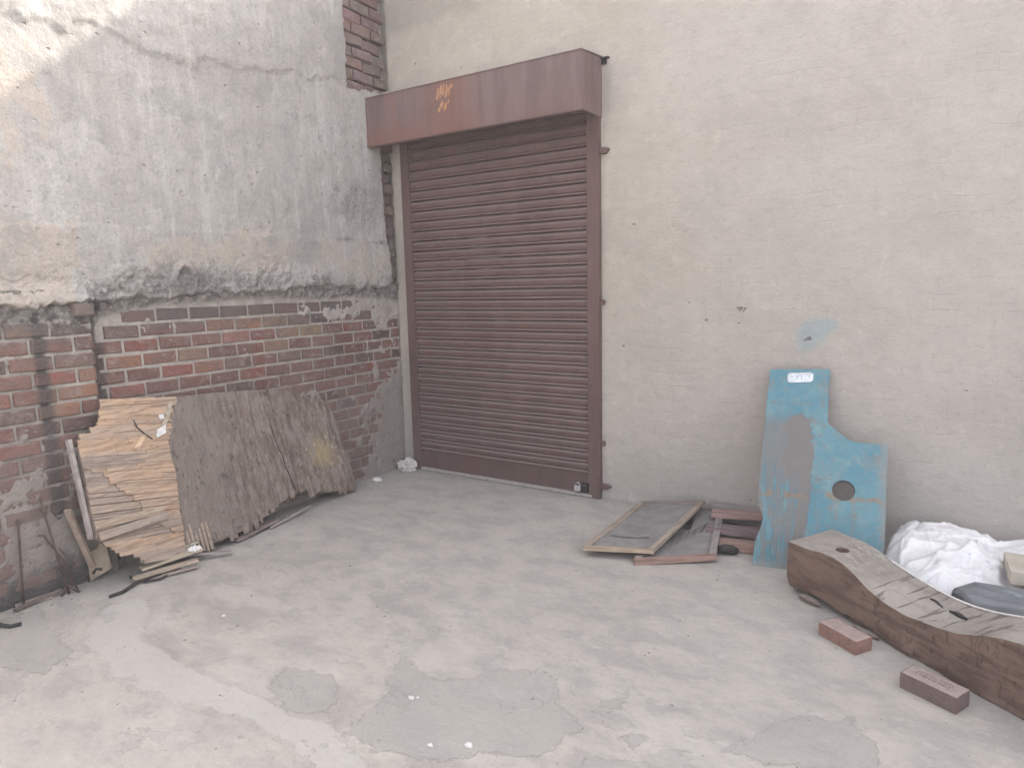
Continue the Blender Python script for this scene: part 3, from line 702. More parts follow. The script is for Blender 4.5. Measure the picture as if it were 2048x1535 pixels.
# padlock near the right foot
pk = empty('padlock', (1.69, -.05, .07), 'small shiny padlock on the shutter near its lower right corner', 'padlock')
mb = MB(); mb.box((-.026, -.012, -.03), (.022, .010, .012)); mb.build('lock_body', m_steel, pk, bevel=.005)
mb = MB(); mb.tube([(-.018 + .0, 0, .008), (-.016, 0, .024), (0, 0, .034), (.014, 0, .026), (.016, 0, .008)], .004); mb.build('shackle', m_steel, pk, True)
mb = MB(); mb.box((.024, .004, -.035), (.075, .028, .03)); mb.build('hasp', m_dark, pk, bevel=.003)

# ------------------------------------------------------------------ plywood sheet leaning on the left wall
PO = Vector((.309, -2.185, 0)); pu = Vector((-.102, .995, 0)); pv = Vector((-.25, -.026, .968)); pn = Vector((.963, .099, .251))
PM = Matrix((pu, pv, pn)).transposed().to_4x4(); PM.translation = PO
ply = empty('plywood_sheet', PO, 'large rotting plywood sheet leaning on the brick wall, tan layers peeling at its left end', 'plywood')
ply.matrix_world = PM
def m_ply_dark():
    n = N('rotten_brown_ply_face', .92, .2); v = n.obj(); x = n.xyz(v)
    gv = n.mapv(v, (1, .16, 1)); a = n.noise(26, 6, .7, gv); b = n.noise(5, 5, .65, v); sp = n.noise(30, 6, .72, n.mapv(v, (1, .55, 1)))
    c = n.mix(n.ss(.35, .65, b), (.235, .175, .145), (.325, .26, .225))
    c = n.mix(n.mul(n.ss(.48, .62, sp), .85), c, (.36, .31, .28))
    c = n.mix(n.mul(n.ss(.48, .62, a), .6), c, (.115, .085, .078))
    lt = n.mul(n.ss(.55, .25, n.add(x[0], n.mul(n.add(b, -.5), .35))), 1.)
    c = n.mix(n.mul(lt, .6), c, (.265, .225, .20))
    # yellow fungus patch on the right
    d = n.node('ShaderNodeVectorMath', operation='DISTANCE'); n.put(d.inputs[0], n.mapv(v, (1, 1, 0))); d.inputs[1].default_value = (1.20, .36, 0)
    yl = n.ss(.16, .02, n.add(d.outputs['Value'], n.mul(n.add(sp, -.5), .35)))
    c = n.mix(n.mul(yl, .75), c, (.46, .36, .21))
    ws = n.mul(n.ss(.56, .64, n.noise(34, 5, .7, n.mapv(v, (1, .7, 1), (4, 4, 0)))), n.ss(.3, .06, d.outputs['Value']))
    c = n.mix(n.mul(ws, .7), c, (.60, .54, .46))
    c = n.mix(n.mul(n.ss(.56, .66, n.noise(30, 6, .75, n.mapv(v, (1, .45, 1), (8, 4, 0)))), .8), c, (.075, .058, .052))
    n.color(c); n.bump(n.add(n.mul(a, 1.), n.mul(sp, 1.3)), .016, 1.)
    return M_(n)
md_ply = m_ply_dark()
m_tan = M_(mat_veneer())
# dark face veneer: outline with ragged bottom
rg = random.Random(11)
top_e = [(1.358, .837), (.95, .875), (.70, .905), (.421, .932), (.20, .945)]
left_e = [(.185, .94), (.17, .90), (.115, .87), (.10, .80), (.06, .72), (.05, .62), (.045, .52), (.03, .42), (.01, .31), (.0, .20), (.002, .11)]
bot = [(.002, .10)]
uu = .004
while uu < 1.44:
    w = rg.uniform(.012, .045); base = np.interp(uu, [0, .10, .2, .36, .5, .62, .75, .9, 1.05, 1.2, 1.34, 1.45], [.045, .035, .045, .03, .045, .10, .125, .135, .09, .055, .012, .02])
    h = base + rg.uniform(-.022, .022) + (.05 if rg.random() < .15 else 0)
    h = max(h, .004)
    bot += [(uu, h), (uu + w * .9, h + rg.uniform(-.008, .008))]; uu += w
right_e = [(1.457, .05), (1.43, .28), (1.417, .407), (1.408, .56), (1.397, .722), (1.385, .80)]
P = bot + right_e + top_e + left_e
mb = MB(); mb.prism(P, .004, .010); o = mb.build('face_veneer', md_ply, ply); o['label'] = 'dark rotten face veneer'
# core sheet behind, slightly smaller
P = [(-.18, .12), (-.05, .07), (.1, .055), (.3, .05), (.5, .06), (.62, .12), (.78, .15), (.92, .155), (1.06, .11), (1.2, .075), (1.36, .03), (1.445, .05), (1.405, .42), (1.385, .73), (1.35, .83), (.42, .926), (-.22, .965), (-.305, .85), (-.40, .835), (-.43, .63), (-.452, .40), (-.455, .30), (-.38, .22)]
mb = MB(); mb.prism(P, -.016, .0035); o = mb.build('core', M_(mat_simple('brown_ply_core', (.15, .11, .09), (.23, .17, .14), 20, .9)), ply)
# vertical split in the dark face
P1 = [(.800, .72), (.806, .655), (.803, .60), (.812, .54), (.816, .48), (.838, .43), (.832, .36), (.85, .27), (.86, .20), (.885, .13)]
P = [(a, b) for a, b in P1] + [(a + rg.uniform(.003, .010), b) for a, b in reversed(P1)]
mb = MB(); mb.prism(P, .0102, .0112); mb.build('split', m_dark, ply)
# tan veneer strips, one by one, each its own length, height and colour
def lim_left(v): return np.interp(v, [.12, .20, .27, .31, .38, .64, .80, .84, .87, .90, 1.0], [-.15, -.36, -.43, -.46, -.452, -.435, -.425, -.405, -.33, -.30, -.26])
def lim_right(v): return np.interp(v, [.1, .2, .31, .42, .52, .62, .72, .80, .87, .94], [.0, .004, .012, .032, .046, .05, .062, .102, .117, .18]) 
def stepline(v): return np.interp(v, [.20, .29, .313, .34, .40, .46, .505, .535, .594, .62, .65], [-.02, -.12, -.12, -.17, -.19, -.235, -.27, -.31, -.345, -.40, -.44])
strip_n = 0
def strip(u0, u1, v0, v1, n0, n1, col, slope=0., jit=.0016):
    global strip_n
    r = rg.uniform
    k = 4; up = []; lo = []
    for i in range(k):
        t = i / (k - 1); u_ = u0 + (u1 - u0) * t
        lo.append((u_ + r(-.0012, .0012), v0 + slope * (u_ - u0) + r(-jit, jit) * .4)); up.append((u_ + r(-.0012, .0012), v1 + slope * (u_ - u0) + r(-jit, jit) * .4))
    mb = MB(); mb.prism(lo + up[::-1], n0, n1); o = mb.build('veneer_strip', m_tan, ply); q_ = r(.93, 1.07); o.color = (*[c * q_ for c in col], 1); strip_n += 1
    return o
TANS = [(.50, .345, .245), (.47, .335, .25), (.53, .365, .255), (.45, .335, .26)]
GREYS = [(.36, .285, .24), (.31, .25, .22), (.40, .315, .26), (.34, .285, .26)]
SLP = -.165
def sstrip(a, b, v0, v1, n0, n1, col, sl=SLP): return strip(a, b, v0 + sl * a, v1 + sl * a, n0, n1, col, sl)
v_ = .185
while v_ < .955:
    h = rg.choice((.009, .013, .018, .024, .032, .045)) * rg.uniform(.85, 1.15); v1 = v_ + h; vm = (v_ + v1) / 2
    sl = float(np.interp(vm, [.18, .45, .75, .92], [-.14, -.20, -.16, -.12]))
    l, r_ = float(lim_left(vm - sl * .42)), float(lim_right(vm))
    if vm < .58:
        s_ = float(stepline(vm - sl * .25)) + rg.uniform(-.012, .012)
        sstrip(l + rg.uniform(0, .008), s_ + .03, v_ + .0012, v1 - rg.choice((.0003, .0015, .003)), .0036, .0068 + rg.uniform(0, .0012), rg.choice(GREYS), sl)
        segs = [s_]
        if rg.random() < .35 and r_ - s_ > .2: segs.append(rg.uniform(s_ + .06, r_ - .06))
        segs.append(r_)
        for a, b in zip(segs[:-1], segs[1:]): sstrip(a + .001, b, v_ + .0006, v1 - rg.choice((.0003, .0003, .0022)), .0070, .019 + rg.uniform(-.002, .003), rg.choice(TANS if vm > .3 else GREYS + TANS), sl)
    else:
        segs = [l]
        while r_ - segs[-1] > .32: segs.append(segs[-1] + rg.uniform(.12, .36))
        segs.append(r_)
        for a, b in zip(segs[:-1], segs[1:]):
            sstrip(a + .001, b, v_ + .0006, v1 - rg.choice((.0003, .0003, .0022)), .0036, .0135 + rg.uniform(-.0015, .0025), rg.choice(TANS) if (vm > .66 or a > -.3) else rg.choice(GREYS), sl)
    v_ = v1
# slanting loose strips and the raised lower layer
strip(-.455, -.085, .352, .392, .014, .026, (.46, .375, .29), -.08, .002)
o = strip(-.450, -.075, .292, .333, .020, .032, (.36, .30, .265), -.02, .002)
for i in range(7):
    v0 = .165 - i * .020; l = -.42 + i * .020 + (.05 if i > 3 else 0) + rg.uniform(-.012, .012)
    sstrip(l, -.004 + rg.uniform(-.006, .012), v0, v0 + .0198, .004, .0105 + rg.uniform(0, .0015), rg.choice(TANS) if i < 4 else rg.choice(GREYS), -.20)
for i in range(6):   # splintered vertical ends at the foot of the dark face
    u0 = .012 + i * .026; strip(u0, u0 + .016, .02 + rg.uniform(0, .03), .17 + rg.uniform(-.03, .05), .0105, .016, rg.choice(GREYS), 0)
# splinter tab, light patch
mb = MB(); mb.prism([(-.155, .705), (-.135, .69), (-.065, .765), (-.085, .775)], .014, .024, Matrix.Rotation(0, 4, 'Z')); o = mb.build('splinter', m_tan, ply); o.color = (.70, .52, .36, 1)
mb = MB(); mb.prism([(-.115, .865), (-.109, .862), (-.097, .815), (-.080, .795), (-.062, .770), (-.030, .738), (-.036, .732), (-.068, .764), (-.088, .790), (-.105, .815)], .015, .0172); mb.build('split', m_dark, ply)
mb = MB(); mb.prism([(-.02, .755), (.04, .80), (.10, .885), (.125, .93), (.145, .92), (.10, .84), (.05, .775), (.0, .735)], .013, .021); o = mb.build('lifted_veneer', m_tan, ply); o.color = (.50, .46, .38, 1)
mb = MB(); mb.prism([(-.012, .735), (.050, .752), (.062, .800), (.002, .782)], .022, .027); mb.build('white_tag', m_white, ply, bevel=.001)
mb = MB(); mb.box((.035, .835, .021), (.065, .862, .026)); mb.build('white_tag', m_white, ply)
# thin second sheet whose pale edge shows at the left
mb = MB(); mb.prism([(-.43, .83), (-.455, .31), (-.47, .31), (-.448, .83)], -.05, -.020); o = mb.build('edge_strip', m_wood, ply); o.color = (.44, .38, .36, 1)

# ------------------------------------------------------------------ blue slab leaning on the right wall
BO = Vector((3.055, -.664, 0)); bu = Vector((.985, .174, 0)); bv = Vector((-.086, .486, .869)); bn = Vector((.151, -.856, .494))
BM_ = Matrix((bu, bv, bn)).transposed().to_4x4(); BM_.translation = BO
slab = empty('blue_board', BO, 'turquoise painted wooden board with a round hole, notched top, leaning on the rendered wall', 'board'); slab.matrix_world = BM_
def m_blue():
    n = N('chipped_turquoise_paint', .7, .3); v = n.obj(); x = n.xyz(v); nr = n.xyz(n.nrm)
    a = n.noise(9, 6, .68, v); g = n.noise(30, 6, .7, n.mapv(v, (1, .10, 1))); sp = n.noise(34, 5, .7, v)
    c = n.mix(n.ss(.35, .65, n.noise(4, 4, .6, v)), (.095, .235, .30), (.145, .28, .33))
    c = n.mix(n.mul(n.ss(.45, .7, a), .6), c, (.255, .335, .335))
    c = n.mix(n.mul(n.ss(.52, .66, sp), .6), c, (.20, .24, .24))
    # bare grey strip down the left side
    w = n.mul(n.add(a, -.5), .16)
    cx1 = n.ss(.085, .065, n.math('ABSOLUTE', n.add(n.add(x[0], -.205), w)))
    band = n.mul(cx1, n.mul(n.ss(.90, .86, n.add(n.add(x[1], w), n.math('MULTIPLY', n.math('ABSOLUTE', n.add(x[0], -.22)), .7))), n.ss(.50, .62, n.add(x[1], n.mul(g, .2)))))
    nar = n.mul(n.ss(.035, .022, n.math('ABSOLUTE', n.add(n.add(n.add(x[0], n.mul(x[1], -.075)), -.212), n.mul(w, .3)))), n.ss(.72, .68, x[1]))
    scr = n.mul(n.mul(n.ss(.255, .22, x[0]), n.ss(.96, .84, n.add(x[1], n.mul(sp, .12)))), n.ss(.45, .53, n.add(g, n.mul(n.ss(.30, .75, x[1]), .16))))
    bare = n.math('MAXIMUM', n.math('MAXIMUM', band, nar), n.mul(scr, .8))
    c = n.mix(n.mul(bare, .9), c, (.205, .175, .165))
    drip = n.mul(n.mul(n.ss(.52, .62, n.noise(26, 5, .7, n.mapv(v, (1, .07, 1), (6, 2, 2)))), n.ss(.42, .36, x[1])), n.ss(.25, .3, x[0]))
    c = n.mix(n.mul(drip, .45), c, (.26, .21, .17))
    # brown rot lines
    d = n.math('ABSOLUTE', n.add(n.add(x[1], n.mul(n.add(n.noise(7, 4, .6, v), -.5), .16)), -.41))
    rl = n.mul(n.ss(.022, .006, d), n.ss(.44, .54, n.noise(6, 4, .6, n.mapv(v, (1, 1, 1), (2, 2, 2)))))
    c = n.mix(n.mul(rl, .85), c, (.28, .20, .14))
    c = n.mix(n.mul(n.ss(.52, .66, n.noise(11, 7, .75, n.mapv(v, (1, .5, 1), (2, 7, 1)))), .55), c, (.24, .215, .19))
    c = n.mix(n.mul(n.ss(.03, .008, n.math('ABSOLUTE', n.add(n.noise(5, 5, .6, n.mapv(v, (.6, 1.5, 1), (5, 9, 1))), -.5))), n.mul(n.ss(.48, .6, a), .55)), c, (.21, .16, .125))
    # worn edge at the right and the foot
    we = n.math('MAXIMUM', n.ss(.585, .64, n.add(x[0], n.mul(n.add(sp, -.5), .10))), n.ss(.06, .0, n.add(x[1], n.mul(n.add(sp, -.5), .1))))
    c = n.mix(n.mul(we, .7), c, (.27, .27, .26))
    c = n.mix(n.mul(n.ss(.62, .72, n.noise(24, 5, .7, n.mapv(v, (1, 1, 1), (9, 3, 3)))), .7), c, (.20, .175, .16))
    # unpainted edges
    nz_ = n.node('ShaderNodeNewGeometry'); vt = n.node('ShaderNodeVectorTransform', vector_type='NORMAL', convert_from='WORLD', convert_to='OBJECT')
    n.put(vt.inputs[0], nz_.outputs['True Normal']); ez = n.xyz(vt.outputs[0])[2]
    c = n.mix(n.mul(n.ss(.6, .3, ez), .7), c, (.20, .16, .15))
    n.color(c); n.bump(n.add(n.mul(bare, -.6), n.add(g, n.mul(sp, .5))), .004, .9)
    return M_(n)
mbl = m_blue()
import bmesh
def slab_with_hole(P, hc, hr, z0, z1, name, mat, parent):
    bm = bmesh.new()
    ov = [bm.verts.new((a, b, z1)) for a, b in P]; oe = [bm.edges.new((ov[i], ov[(i + 1) % len(ov)])) for i in range(len(ov))]
    hv = [bm.verts.new((hc[0] + hr * math.cos(t), hc[1] + hr * math.sin(t), z1)) for t in np.linspace(0, 2 * math.pi, 28, endpoint=False)]
    he = [bm.edges.new((hv[i], hv[(i + 1) % 28])) for i in range(28)]
    bmesh.ops.triangle_fill(bm, edges=oe + he, use_beauty=True)
    r = bmesh.ops.extrude_face_region(bm, geom=list(bm.faces))
    for v in r['geom']:
        if isinstance(v, bmesh.types.BMVert): v.co.z = z0
    bmesh.ops.recalc_face_normals(bm, faces=bm.faces)
    ed = [e for e in bm.edges if len(e.link_faces) == 2 and e.calc_face_angle() > .7]
    bmesh.ops.bevel(bm, geom=ed, offset=.0025, segments=2, affect='EDGES')
    me = bpy.data.meshes.new(name); bm.to_mesh(me); bm.free()
    return link(name, me, parent, mat)
PB = [(0, .0), (.30, -.01), (.62, -.005), (.631, .186), (.64, .45), (.653, .727), (.50, .726), (.462, .738), (.368, .818), (.356, .835), (.358, 1.0), (.362, 1.154), (.2, 1.152), (.041, 1.144), (.03, .9), (.014, .60), (.008, .385), (.022, .32), (.041, .262), (.03, .2), (.008, .14)]
slab_with_hole(PB, (.438, .454), .0555, -.040, .0, 'panel', mbl, slab)
mb = MB(); mb.prism([(.148, 1.062), (.262, 1.070), (.275, 1.082), (.276, 1.118), (.262, 1.130), (.150, 1.122), (.139, 1.112), (.138, 1.072)], .001, .006); mb.build('metal_plate', m_steel, slab, bevel=.002)
for lo_, hi_ in (((.188, 1.085, .006), (.192, 1.108, .008)), ((.212, 1.085, .006), (.216, 1.108, .008)), ((.16, 1.094, .006), (.166, 1.100, .009)), ((.25, 1.098, .006), (.256, 1.104, .009))):
    MB().box(lo_, hi_).build('plate_mark', m_galv, slab)

# ------------------------------------------------------------------ timber beam
beam = empty('timber_beam', (3.27, -.885, 0), 'massive old brown timber beam with a scooped top and a round hole', 'timber')
TL = Vector((.817, -.577, 0)); TW = Vector((.577, .817, 0))
TM = Matrix((TL, TW, Vector((0, 0, 1)))).transposed().to_4x4(); TM.translation = Vector((3.27, -.885, 0)); beam.matrix_world = TM
def m_beam():
    n = N('old_dark_timber', .88, .2); v = n.obj(); x = n.xyz(v); nz_ = n.xyz(n.nrm)
    g = n.noise(24, 6, .7, n.mapv(v, (.16, 1, 1)), .4); a = n.noise(5, 5, .65, v); sp = n.noise(38, 5, .7, v)
    c = n.mix(n.ss(.35, .65, a), (.185, .122, .100), (.225, .158, .130))
    c = n.mix(n.mul(n.ss(.44, .60, g), .65), c, (.105, .068, .058))
    c = n.mix(n.mul(n.ss(.52, .68, n.noise(9, 6, .7, n.mapv(v, (.5, 1, 1), (3, 1, 1)))), .5), c, (.24, .175, .145))
    c = n.mix(n.mul(n.ss(.55, .35, g), .3), c, (.24, .17, .125))
    # sawn top, dusty grey brown
    top = n.ss(.25, .6, nz_[2])
    ct = n.mix(n.ss(.35, .65, n.noise(3.5, 5, .65, v)), (.30, .262, .232), (.40, .355, .32))
    ct = n.mix(n.mul(n.ss(.52, .70, g), .5), ct, (.22, .18, .155))
    # adze marks across the scoop
    mk = n.noise(15, 4, .6, n.mapv(v, (3.2, .30, 1), (0, 0, 0), (0, 0, .45)))
    mm = n.mul(n.ss(.575, .625, mk), n.mul(n.ss(.36, .5, x[0]), n.ss(1.15, .95, x[0])))
    ct = n.mix(n.mul(mm, .6), ct, (.12, .095, .085))
    ct = n.mix(n.mul(n.ss(.5, .64, n.noise(11, 7, .75, n.mapv(v, (.6, 1, 1), (2, 5, 1)))), .45), ct, (.24, .20, .175))
    ct = n.mix(n.mul(n.ss(.20, .0, n.math('ABSOLUTE', n.add(x[0], -.27))), n.mul(n.ss(.5, .62, sp), .6)), ct, (.50, .47, .44))
    c = n.mix(top, c, ct)
    n.color(c); n.bump(n.add(n.mul(g, 1.), n.add(n.mul(sp, .35), n.mul(mm, -.8))), .010, .9)
    return M_(n)
mbm = m_beam()
# profile along the beam, surface as a grid (front, top, back, bottom) with end caps
S = np.linspace(0, 1.62, 130)
zt_f = np.interp(S, [0, .24, .30, .36, .443, .518, .62, .72, .80, .86, .92, .98, 1.07, 1.62], [.254, .272, .268, .250, .205, .181, .170, .174, .185, .203, .228, .254, .265, .27])
zt_b = np.interp(S, [0, .036, .22, .30, .40, .51, .62, .72, .81, .91, 1.0, 1.1, 1.62], [.268, .272, .268, .250, .222, .200, .186, .186, .200, .228, .25, .26, .27])
k = np.ones(5) / 5; sm5 = lambda a: np.convolve(np.pad(a, 2, 'edge'), k, 'valid'); zt_f = sm5(zt_f); zt_b = sm5(zt_b)
WB = .285
ring = []
nr_f, nr_t, nr_b = 9, 13, 5
rows = []
for i, s_ in enumerate(S):
    row = []
    zb_f = .004 + .070 * fbm(np.array([s_]), np.array([3.]), 9, 4, 17)[0] * float(sstep(.75, .1, s_)) 
    for j in range(nr_f):
        t = j / nr_f; row.append((s_, .012 * (1 - min(1, t * 5)) * float(sstep(.8, 0, s_)) , zb_f + (zt_f[i] - zb_f) * t))
    for j in range(nr_t):
        t = j / nr_t; row.append((s_, WB * t, zt_f[i] + (zt_b[i] - zt_f[i]) * t))
    for j in range(nr_b):
        t = j / nr_b; row.append((s_, WB, zt_b[i] * (1 - t) + .01 * t))
    rows.append(row)
A = np.array(rows); nr = A.shape[1]
Vv = A.reshape(-1, 3).copy()
fr = fbm(Vv[:, 0], Vv[:, 2] + Vv[:, 1], 8, 4, 301) - .5
ftop = (np.arange(len(Vv)) % nr >= nr_f) & (np.arange(len(Vv)) % nr < nr_f + nr_t)
Vv[:, 1] += np.where(~ftop, fr * .016, 0); Vv[:, 2] += np.where(ftop, (fbm(Vv[:, 0], Vv[:, 1], 14, 4, 305) - .5) * .012, 0)
low = (Vv[:, 2] < .10) & (Vv[:, 0] < .8); Vv[low, 1] += (fbm(Vv[low, 0], Vv[low, 2], 20, 4, 307) - .3) * .03 * sstep(.10, .0, Vv[low, 2])
faces = []
for i in range(len(S) - 1):
    for j in range(nr):
        a = i * nr + j; b = i * nr + (j + 1) % nr; faces.append((a, a + nr, b + nr, b))
faces.append(tuple(range(nr - 1, -1, -1))); faces.append(tuple((len(S) - 1) * nr + j for j in range(nr)))
me = mesh('beam_body', Vv, faces); bm = bmesh.new(); bm.from_mesh(me); bmesh.ops.recalc_face_normals(bm, faces=bm.faces)
for v in bm.verts: pass
bm.to_mesh(me); bm.free()
bo = link('beam_body', me, beam, mbm)
# bored hole through the top: cut with a boolean
cutm = MB(); cutm.tube([(.215, .118, .10), (.215, .118, .40)], .030, 24); cut = cutm.build('hole_cutter', m_dark, beam)
bo.matrix_parent_inverse.identity(); 
md = bo.modifiers.new('bore', 'BOOLEAN'); md.operation = 'DIFFERENCE'; md.object = cut; md.solver = 'EXACT'
bpy.context.view_layer.update()
dg = bpy.context.evaluated_depsgraph_get(); me2 = bpy.data.meshes.new_from_object(bo.evaluated_get(dg)); bo.modifiers.clear(); bo.data = me2
bpy.data.objects.remove(cut)
for pl in me2.polygons: pl.use_smooth = False
me2.materials.clear(); me2.materials.append(mbm)
for pl in me2.polygons: pl.material_index = 0
# open checks (deep cracks) cut as dark slivers in the scoop
for q, (s0, w0, L, a, wd) in enumerate(((.70, .165, .085, -.15, .010), (.60, .19, .07, -.2, .005), (.86, .03, .10, .5, .004), (.92, .06, .12, .45, .004), (.98, .05, .1, .5, .004), (.55, .05, .11, -.1, .003), (.78, .2, .07, .6, .0035), (1.04, .10, .10, .5, .004), (.50, .22, .09, 1.0, .003), (.56, .24, .09, 1.1, .003))):
    ca, sa = math.cos(a), math.sin(a); zt = float(np.interp(s0, S, zt_f)) + .002
    pts_u = []; pts_l = []
    for t in np.linspace(0, 1, 6):
        ss_ = s0 + ca * L * t; ww = w0 + sa * L * t + .006 * math.sin(t * 5); z_ = float(np.interp(ss_, S, zt_f) * (1 - ww / WB) + np.interp(ss_, S, zt_b) * ww / WB) + .0065
        h = wd * math.sin(math.pi * min(max(t, .05), .95)); pts_u.append((ss_ - sa * h, ww + ca * h, z_)); pts_l.append((ss_ + sa * h, ww - ca * h, z_))
    v = pts_u + pts_l; n6 = 6; f = [(i, n6 + i, n6 + i + 1, i + 1) for i in range(5)]
    v2 = v + [(a_, b_, c_ - .02) for a_, b_, c_ in v]; n12 = 12
    f += [(i + n12, i + 1 + n12, n6 + i + 1 + n12, n6 + i + n12) for i in range(5)] + [(i, i + 1, i + 1 + n12, i + n12) for i in range(5)] + [(n6 + i, n6 + i + n12, n6 + i + 1 + n12, n6 + i + 1) for i in range(5)]
    if q < 2: link('check', mesh('check', v2, f), beam, m_dark)
# slivers torn from the underside
rs = random.Random(5)
for i in range(2):
    s0 = .10 + i * .30; L = rs.uniform(.09, .13); mb = MB()
    z0 = rs.uniform(.004, .016)
    mb.prism([(s0, -.012 - rs.uniform(0, .008)), (s0 + L * .5, -.014 - rs.uniform(0, .008)), (s0 + L, -.004), (s0 + L * .6, .02), (s0, .02)], z0, z0 + rs.uniform(.006, .014))
    mb.build('torn_sliver', mbm, beam)

# ------------------------------------------------------------------ loose bricks
def loose_brick(name, L, W, H, loc, rz, col, label, frog=None):
    t = empty(name, loc, label, 'brick', 'loose bricks lying in front of the timber beam'); t.rotation_euler = (0, 0, rz)
    nx_, ny_ = 66, 32; xs = np.linspace(-L / 2, L / 2, nx_); ys = np.linspace(-W / 2, W / 2, ny_); Xq, Yq = np.meshgrid(xs, ys)
    e = np.maximum(sstep(L / 2 - .012, L / 2, np.abs(Xq)), sstep(W / 2 - .012, W / 2, np.abs(Yq)))
    Zq = H - .004 * e ** 2 + (fbm(Xq, Yq, 30, 4, int(L * 1e4)) - .5) * .003
    if frog:
        fl, fw = L * .33, W * .20
        q = np.maximum(np.abs(Xq) - (fl - fw), 0); rr_ = np.sqrt(q ** 2 + Yq ** 2)
        Zq -= .005 * sstep(fw, fw - .006, rr_)
        rim = sstep(.004, .0, np.abs(rr_ - fw + .002)); Zq -= .003 * rim
        # worn raised marks pressed in the frog
        for k_ in range(7):
            cx_ = -fl * .78 + k_ * fl * .26
            if k_ % 2 == 0: mk = sstep(.0022, .0008, np.abs(Xq - cx_)) * sstep(fw * .62, fw * .5, np.abs(Yq))
            else: mk = sstep(.0022, .0008, np.abs(np.sqrt((Xq - cx_) ** 2 + (Yq * .8) ** 2) - .006))
            Zq += .0035 * mk
    top = np.stack([Xq.ravel(), Yq.ravel(), Zq.ravel()], 1).tolist(); f = []
    for j in range(ny_ - 1):
        for i in range(nx_ - 1): a = j * nx_ + i; f.append((a, a + 1, a + nx_ + 1, a + nx_))
    border = [i for i in range(nx_)] + [j * nx_ + nx_ - 1 for j in range(1, ny_)] + [(ny_ - 1) * nx_ + i for i in range(nx_ - 2, -1, -1)] + [j * nx_ for j in range(ny_ - 2, 0, -1)]
    base = len(top); v = list(top)
    levels = [.97, .66, .33, 0.]
    for li, lv in enumerate(levels):
        for b in border:
            x_, y_, _ = top[b]; k_ = 1 + (.012 if 0 < li < 3 else 0) ; w_ = (hash((round(x_, 3), round(y_, 3), li)) % 100 / 100 - .5) * .0016
            v.append((x_ * k_ + w_, y_ * k_ + w_, H * lv * .985))
    nb = len(border); prev = border
    for li in range(len(levels)):
        cur = [base + li * nb + i for i in range(nb)]
        for i in range(nb): f.append((prev[i], cur[i], cur[(i + 1) % nb], prev[(i + 1) % nb]))
        prev = cur
    f.append(tuple(reversed(prev)))
    o = link('brick_body', mesh('brick_body', v, f), t, m_lb, False); o.color = (*col, 1)
    bmx = bmesh.new(); bmx.from_mesh(o.data); bmesh.ops.recalc_face_normals(bmx, faces=bmx.faces); bmx.to_mesh(o.data); bmx.free()
    return t
def m_loose():
    n = N('dusty_loose_brick', .95, .2); v = n.obj(); a = n.noise(30, 5, .65, v); fine = n.noise(160, 4, .7, v); up_ = n.ss(.4, .9, n.xyz(n.nrm)[2])
    c = n.mix(n.mul(n.ss(.4, .7, a), .5), n.ocol(), (.14, .095, .085))
    x = n.xyz(v)
    c = n.mix(n.mul(up_, n.ss(.25, .7, a, .9, .6)), c, (.44, .355, .325))
    c = n.mix(n.mul(n.ss(.5, .75, fine), .3), c, (.42, .36, .33))
    n.color(c); n.bump(n.add(a, fine), .003, .9); return M_(n)
m_lb = m_loose()
loose_brick('brick', .185, .092, .062, (3.575, -1.268, zf(3.575, -1.268)), math.atan2(-.104, .154), (.30, .175, .145), 'plain reddish brick lying by the middle of the timber beam, further from the camera')
loose_brick('brick', .195, .092, .066, (3.898, -1.515, zf(3.898, -1.515)), math.atan2(-.081, .166), (.19, .14, .135), 'greyish brick with a pressed frog on its top face, nearest to the camera', True)

# ------------------------------------------------------------------ two mesh-panelled frames on the floor
m_screen = M_(mat_simple('grey_fly_screen', (.235, .215, .21), (.30, .28, .27), 9, .85, bump=.001, fs=400))
def bar(parent, a, b, w, h, col, name='rail'):
    a = Vector(a); b = Vector(b); d = (b - a).normalized(); sx = d.cross(Vector((0, 0, 1))).normalized(); upv = sx.cross(d)
    M = Matrix((d, sx, upv)).transposed().to_4x4(); M.translation = a; L = (b - a).length
    mb = MB(); mb.box((-w / 2, -w / 2, -h / 2), (L + w / 2, w / 2, h / 2)); 
    o = mb.build(name, m_grain_x, parent, bevel=.0025); o.matrix_local = M; o.color = (*col, 1); return o
def frame(label, nl, nr_, fr_, fl_, col, near_col, w=.036, h=.024, tear=None):
    t = empty('screen_frame', (0, 0, 0), label, 'screen frame', 'old framed screens lying on the floor')
    nl, nr_, fr_, fl_ = map(Vector, (nl, nr_, fr_, fl_))
    bar(t, nl, nr_, w, h, near_col, 'near_rail'); o = bar(t, fl_, fr_, w, h, (.30, .25, .22), 'far_rail'); 
    bar(t, nl + (fl_ - nl) * .04, fl_ * .97 + nl * .03, w, h, col, 'side_rail'); bar(t, nr_ + (fr_ - nr_) * .04, fr_ * .97 + nr_ * .03, w, h, col, 'side_rail')
    nn = 16; v = []; f = []
    for j in range(nn + 1):
        for i in range(nn + 1):
            a, b = i / nn, j / nn; p = (nl * (1 - a) + nr_ * a) * (1 - b) + (fl_ * (1 - a) + fr_ * a) * b
            sag = -.004 - .006 * math.sin(a * math.pi) * math.sin(b * math.pi) + .003 * math.sin(a * 7 + b * 5)
            v.append((p.x, p.y, p.z + sag))
    for j in range(nn):
        for i in range(nn):
            if tear and tear(i, j): continue
            a = j * (nn + 1) + i; f.append((a, a + 1, a + nn + 2, a + nn + 1))
    link('screen', mesh('screen', v, f), t, m_screen, True)
    return t
WOODL, WOODR = (.42, .34, .28), (.40, .27, .23)
A_nl, A_nr, A_fr, A_fl = (2.228, -.995, .052), (2.563, -.875, .058), (2.618, -.14, .125), (2.215, -.13, .055)
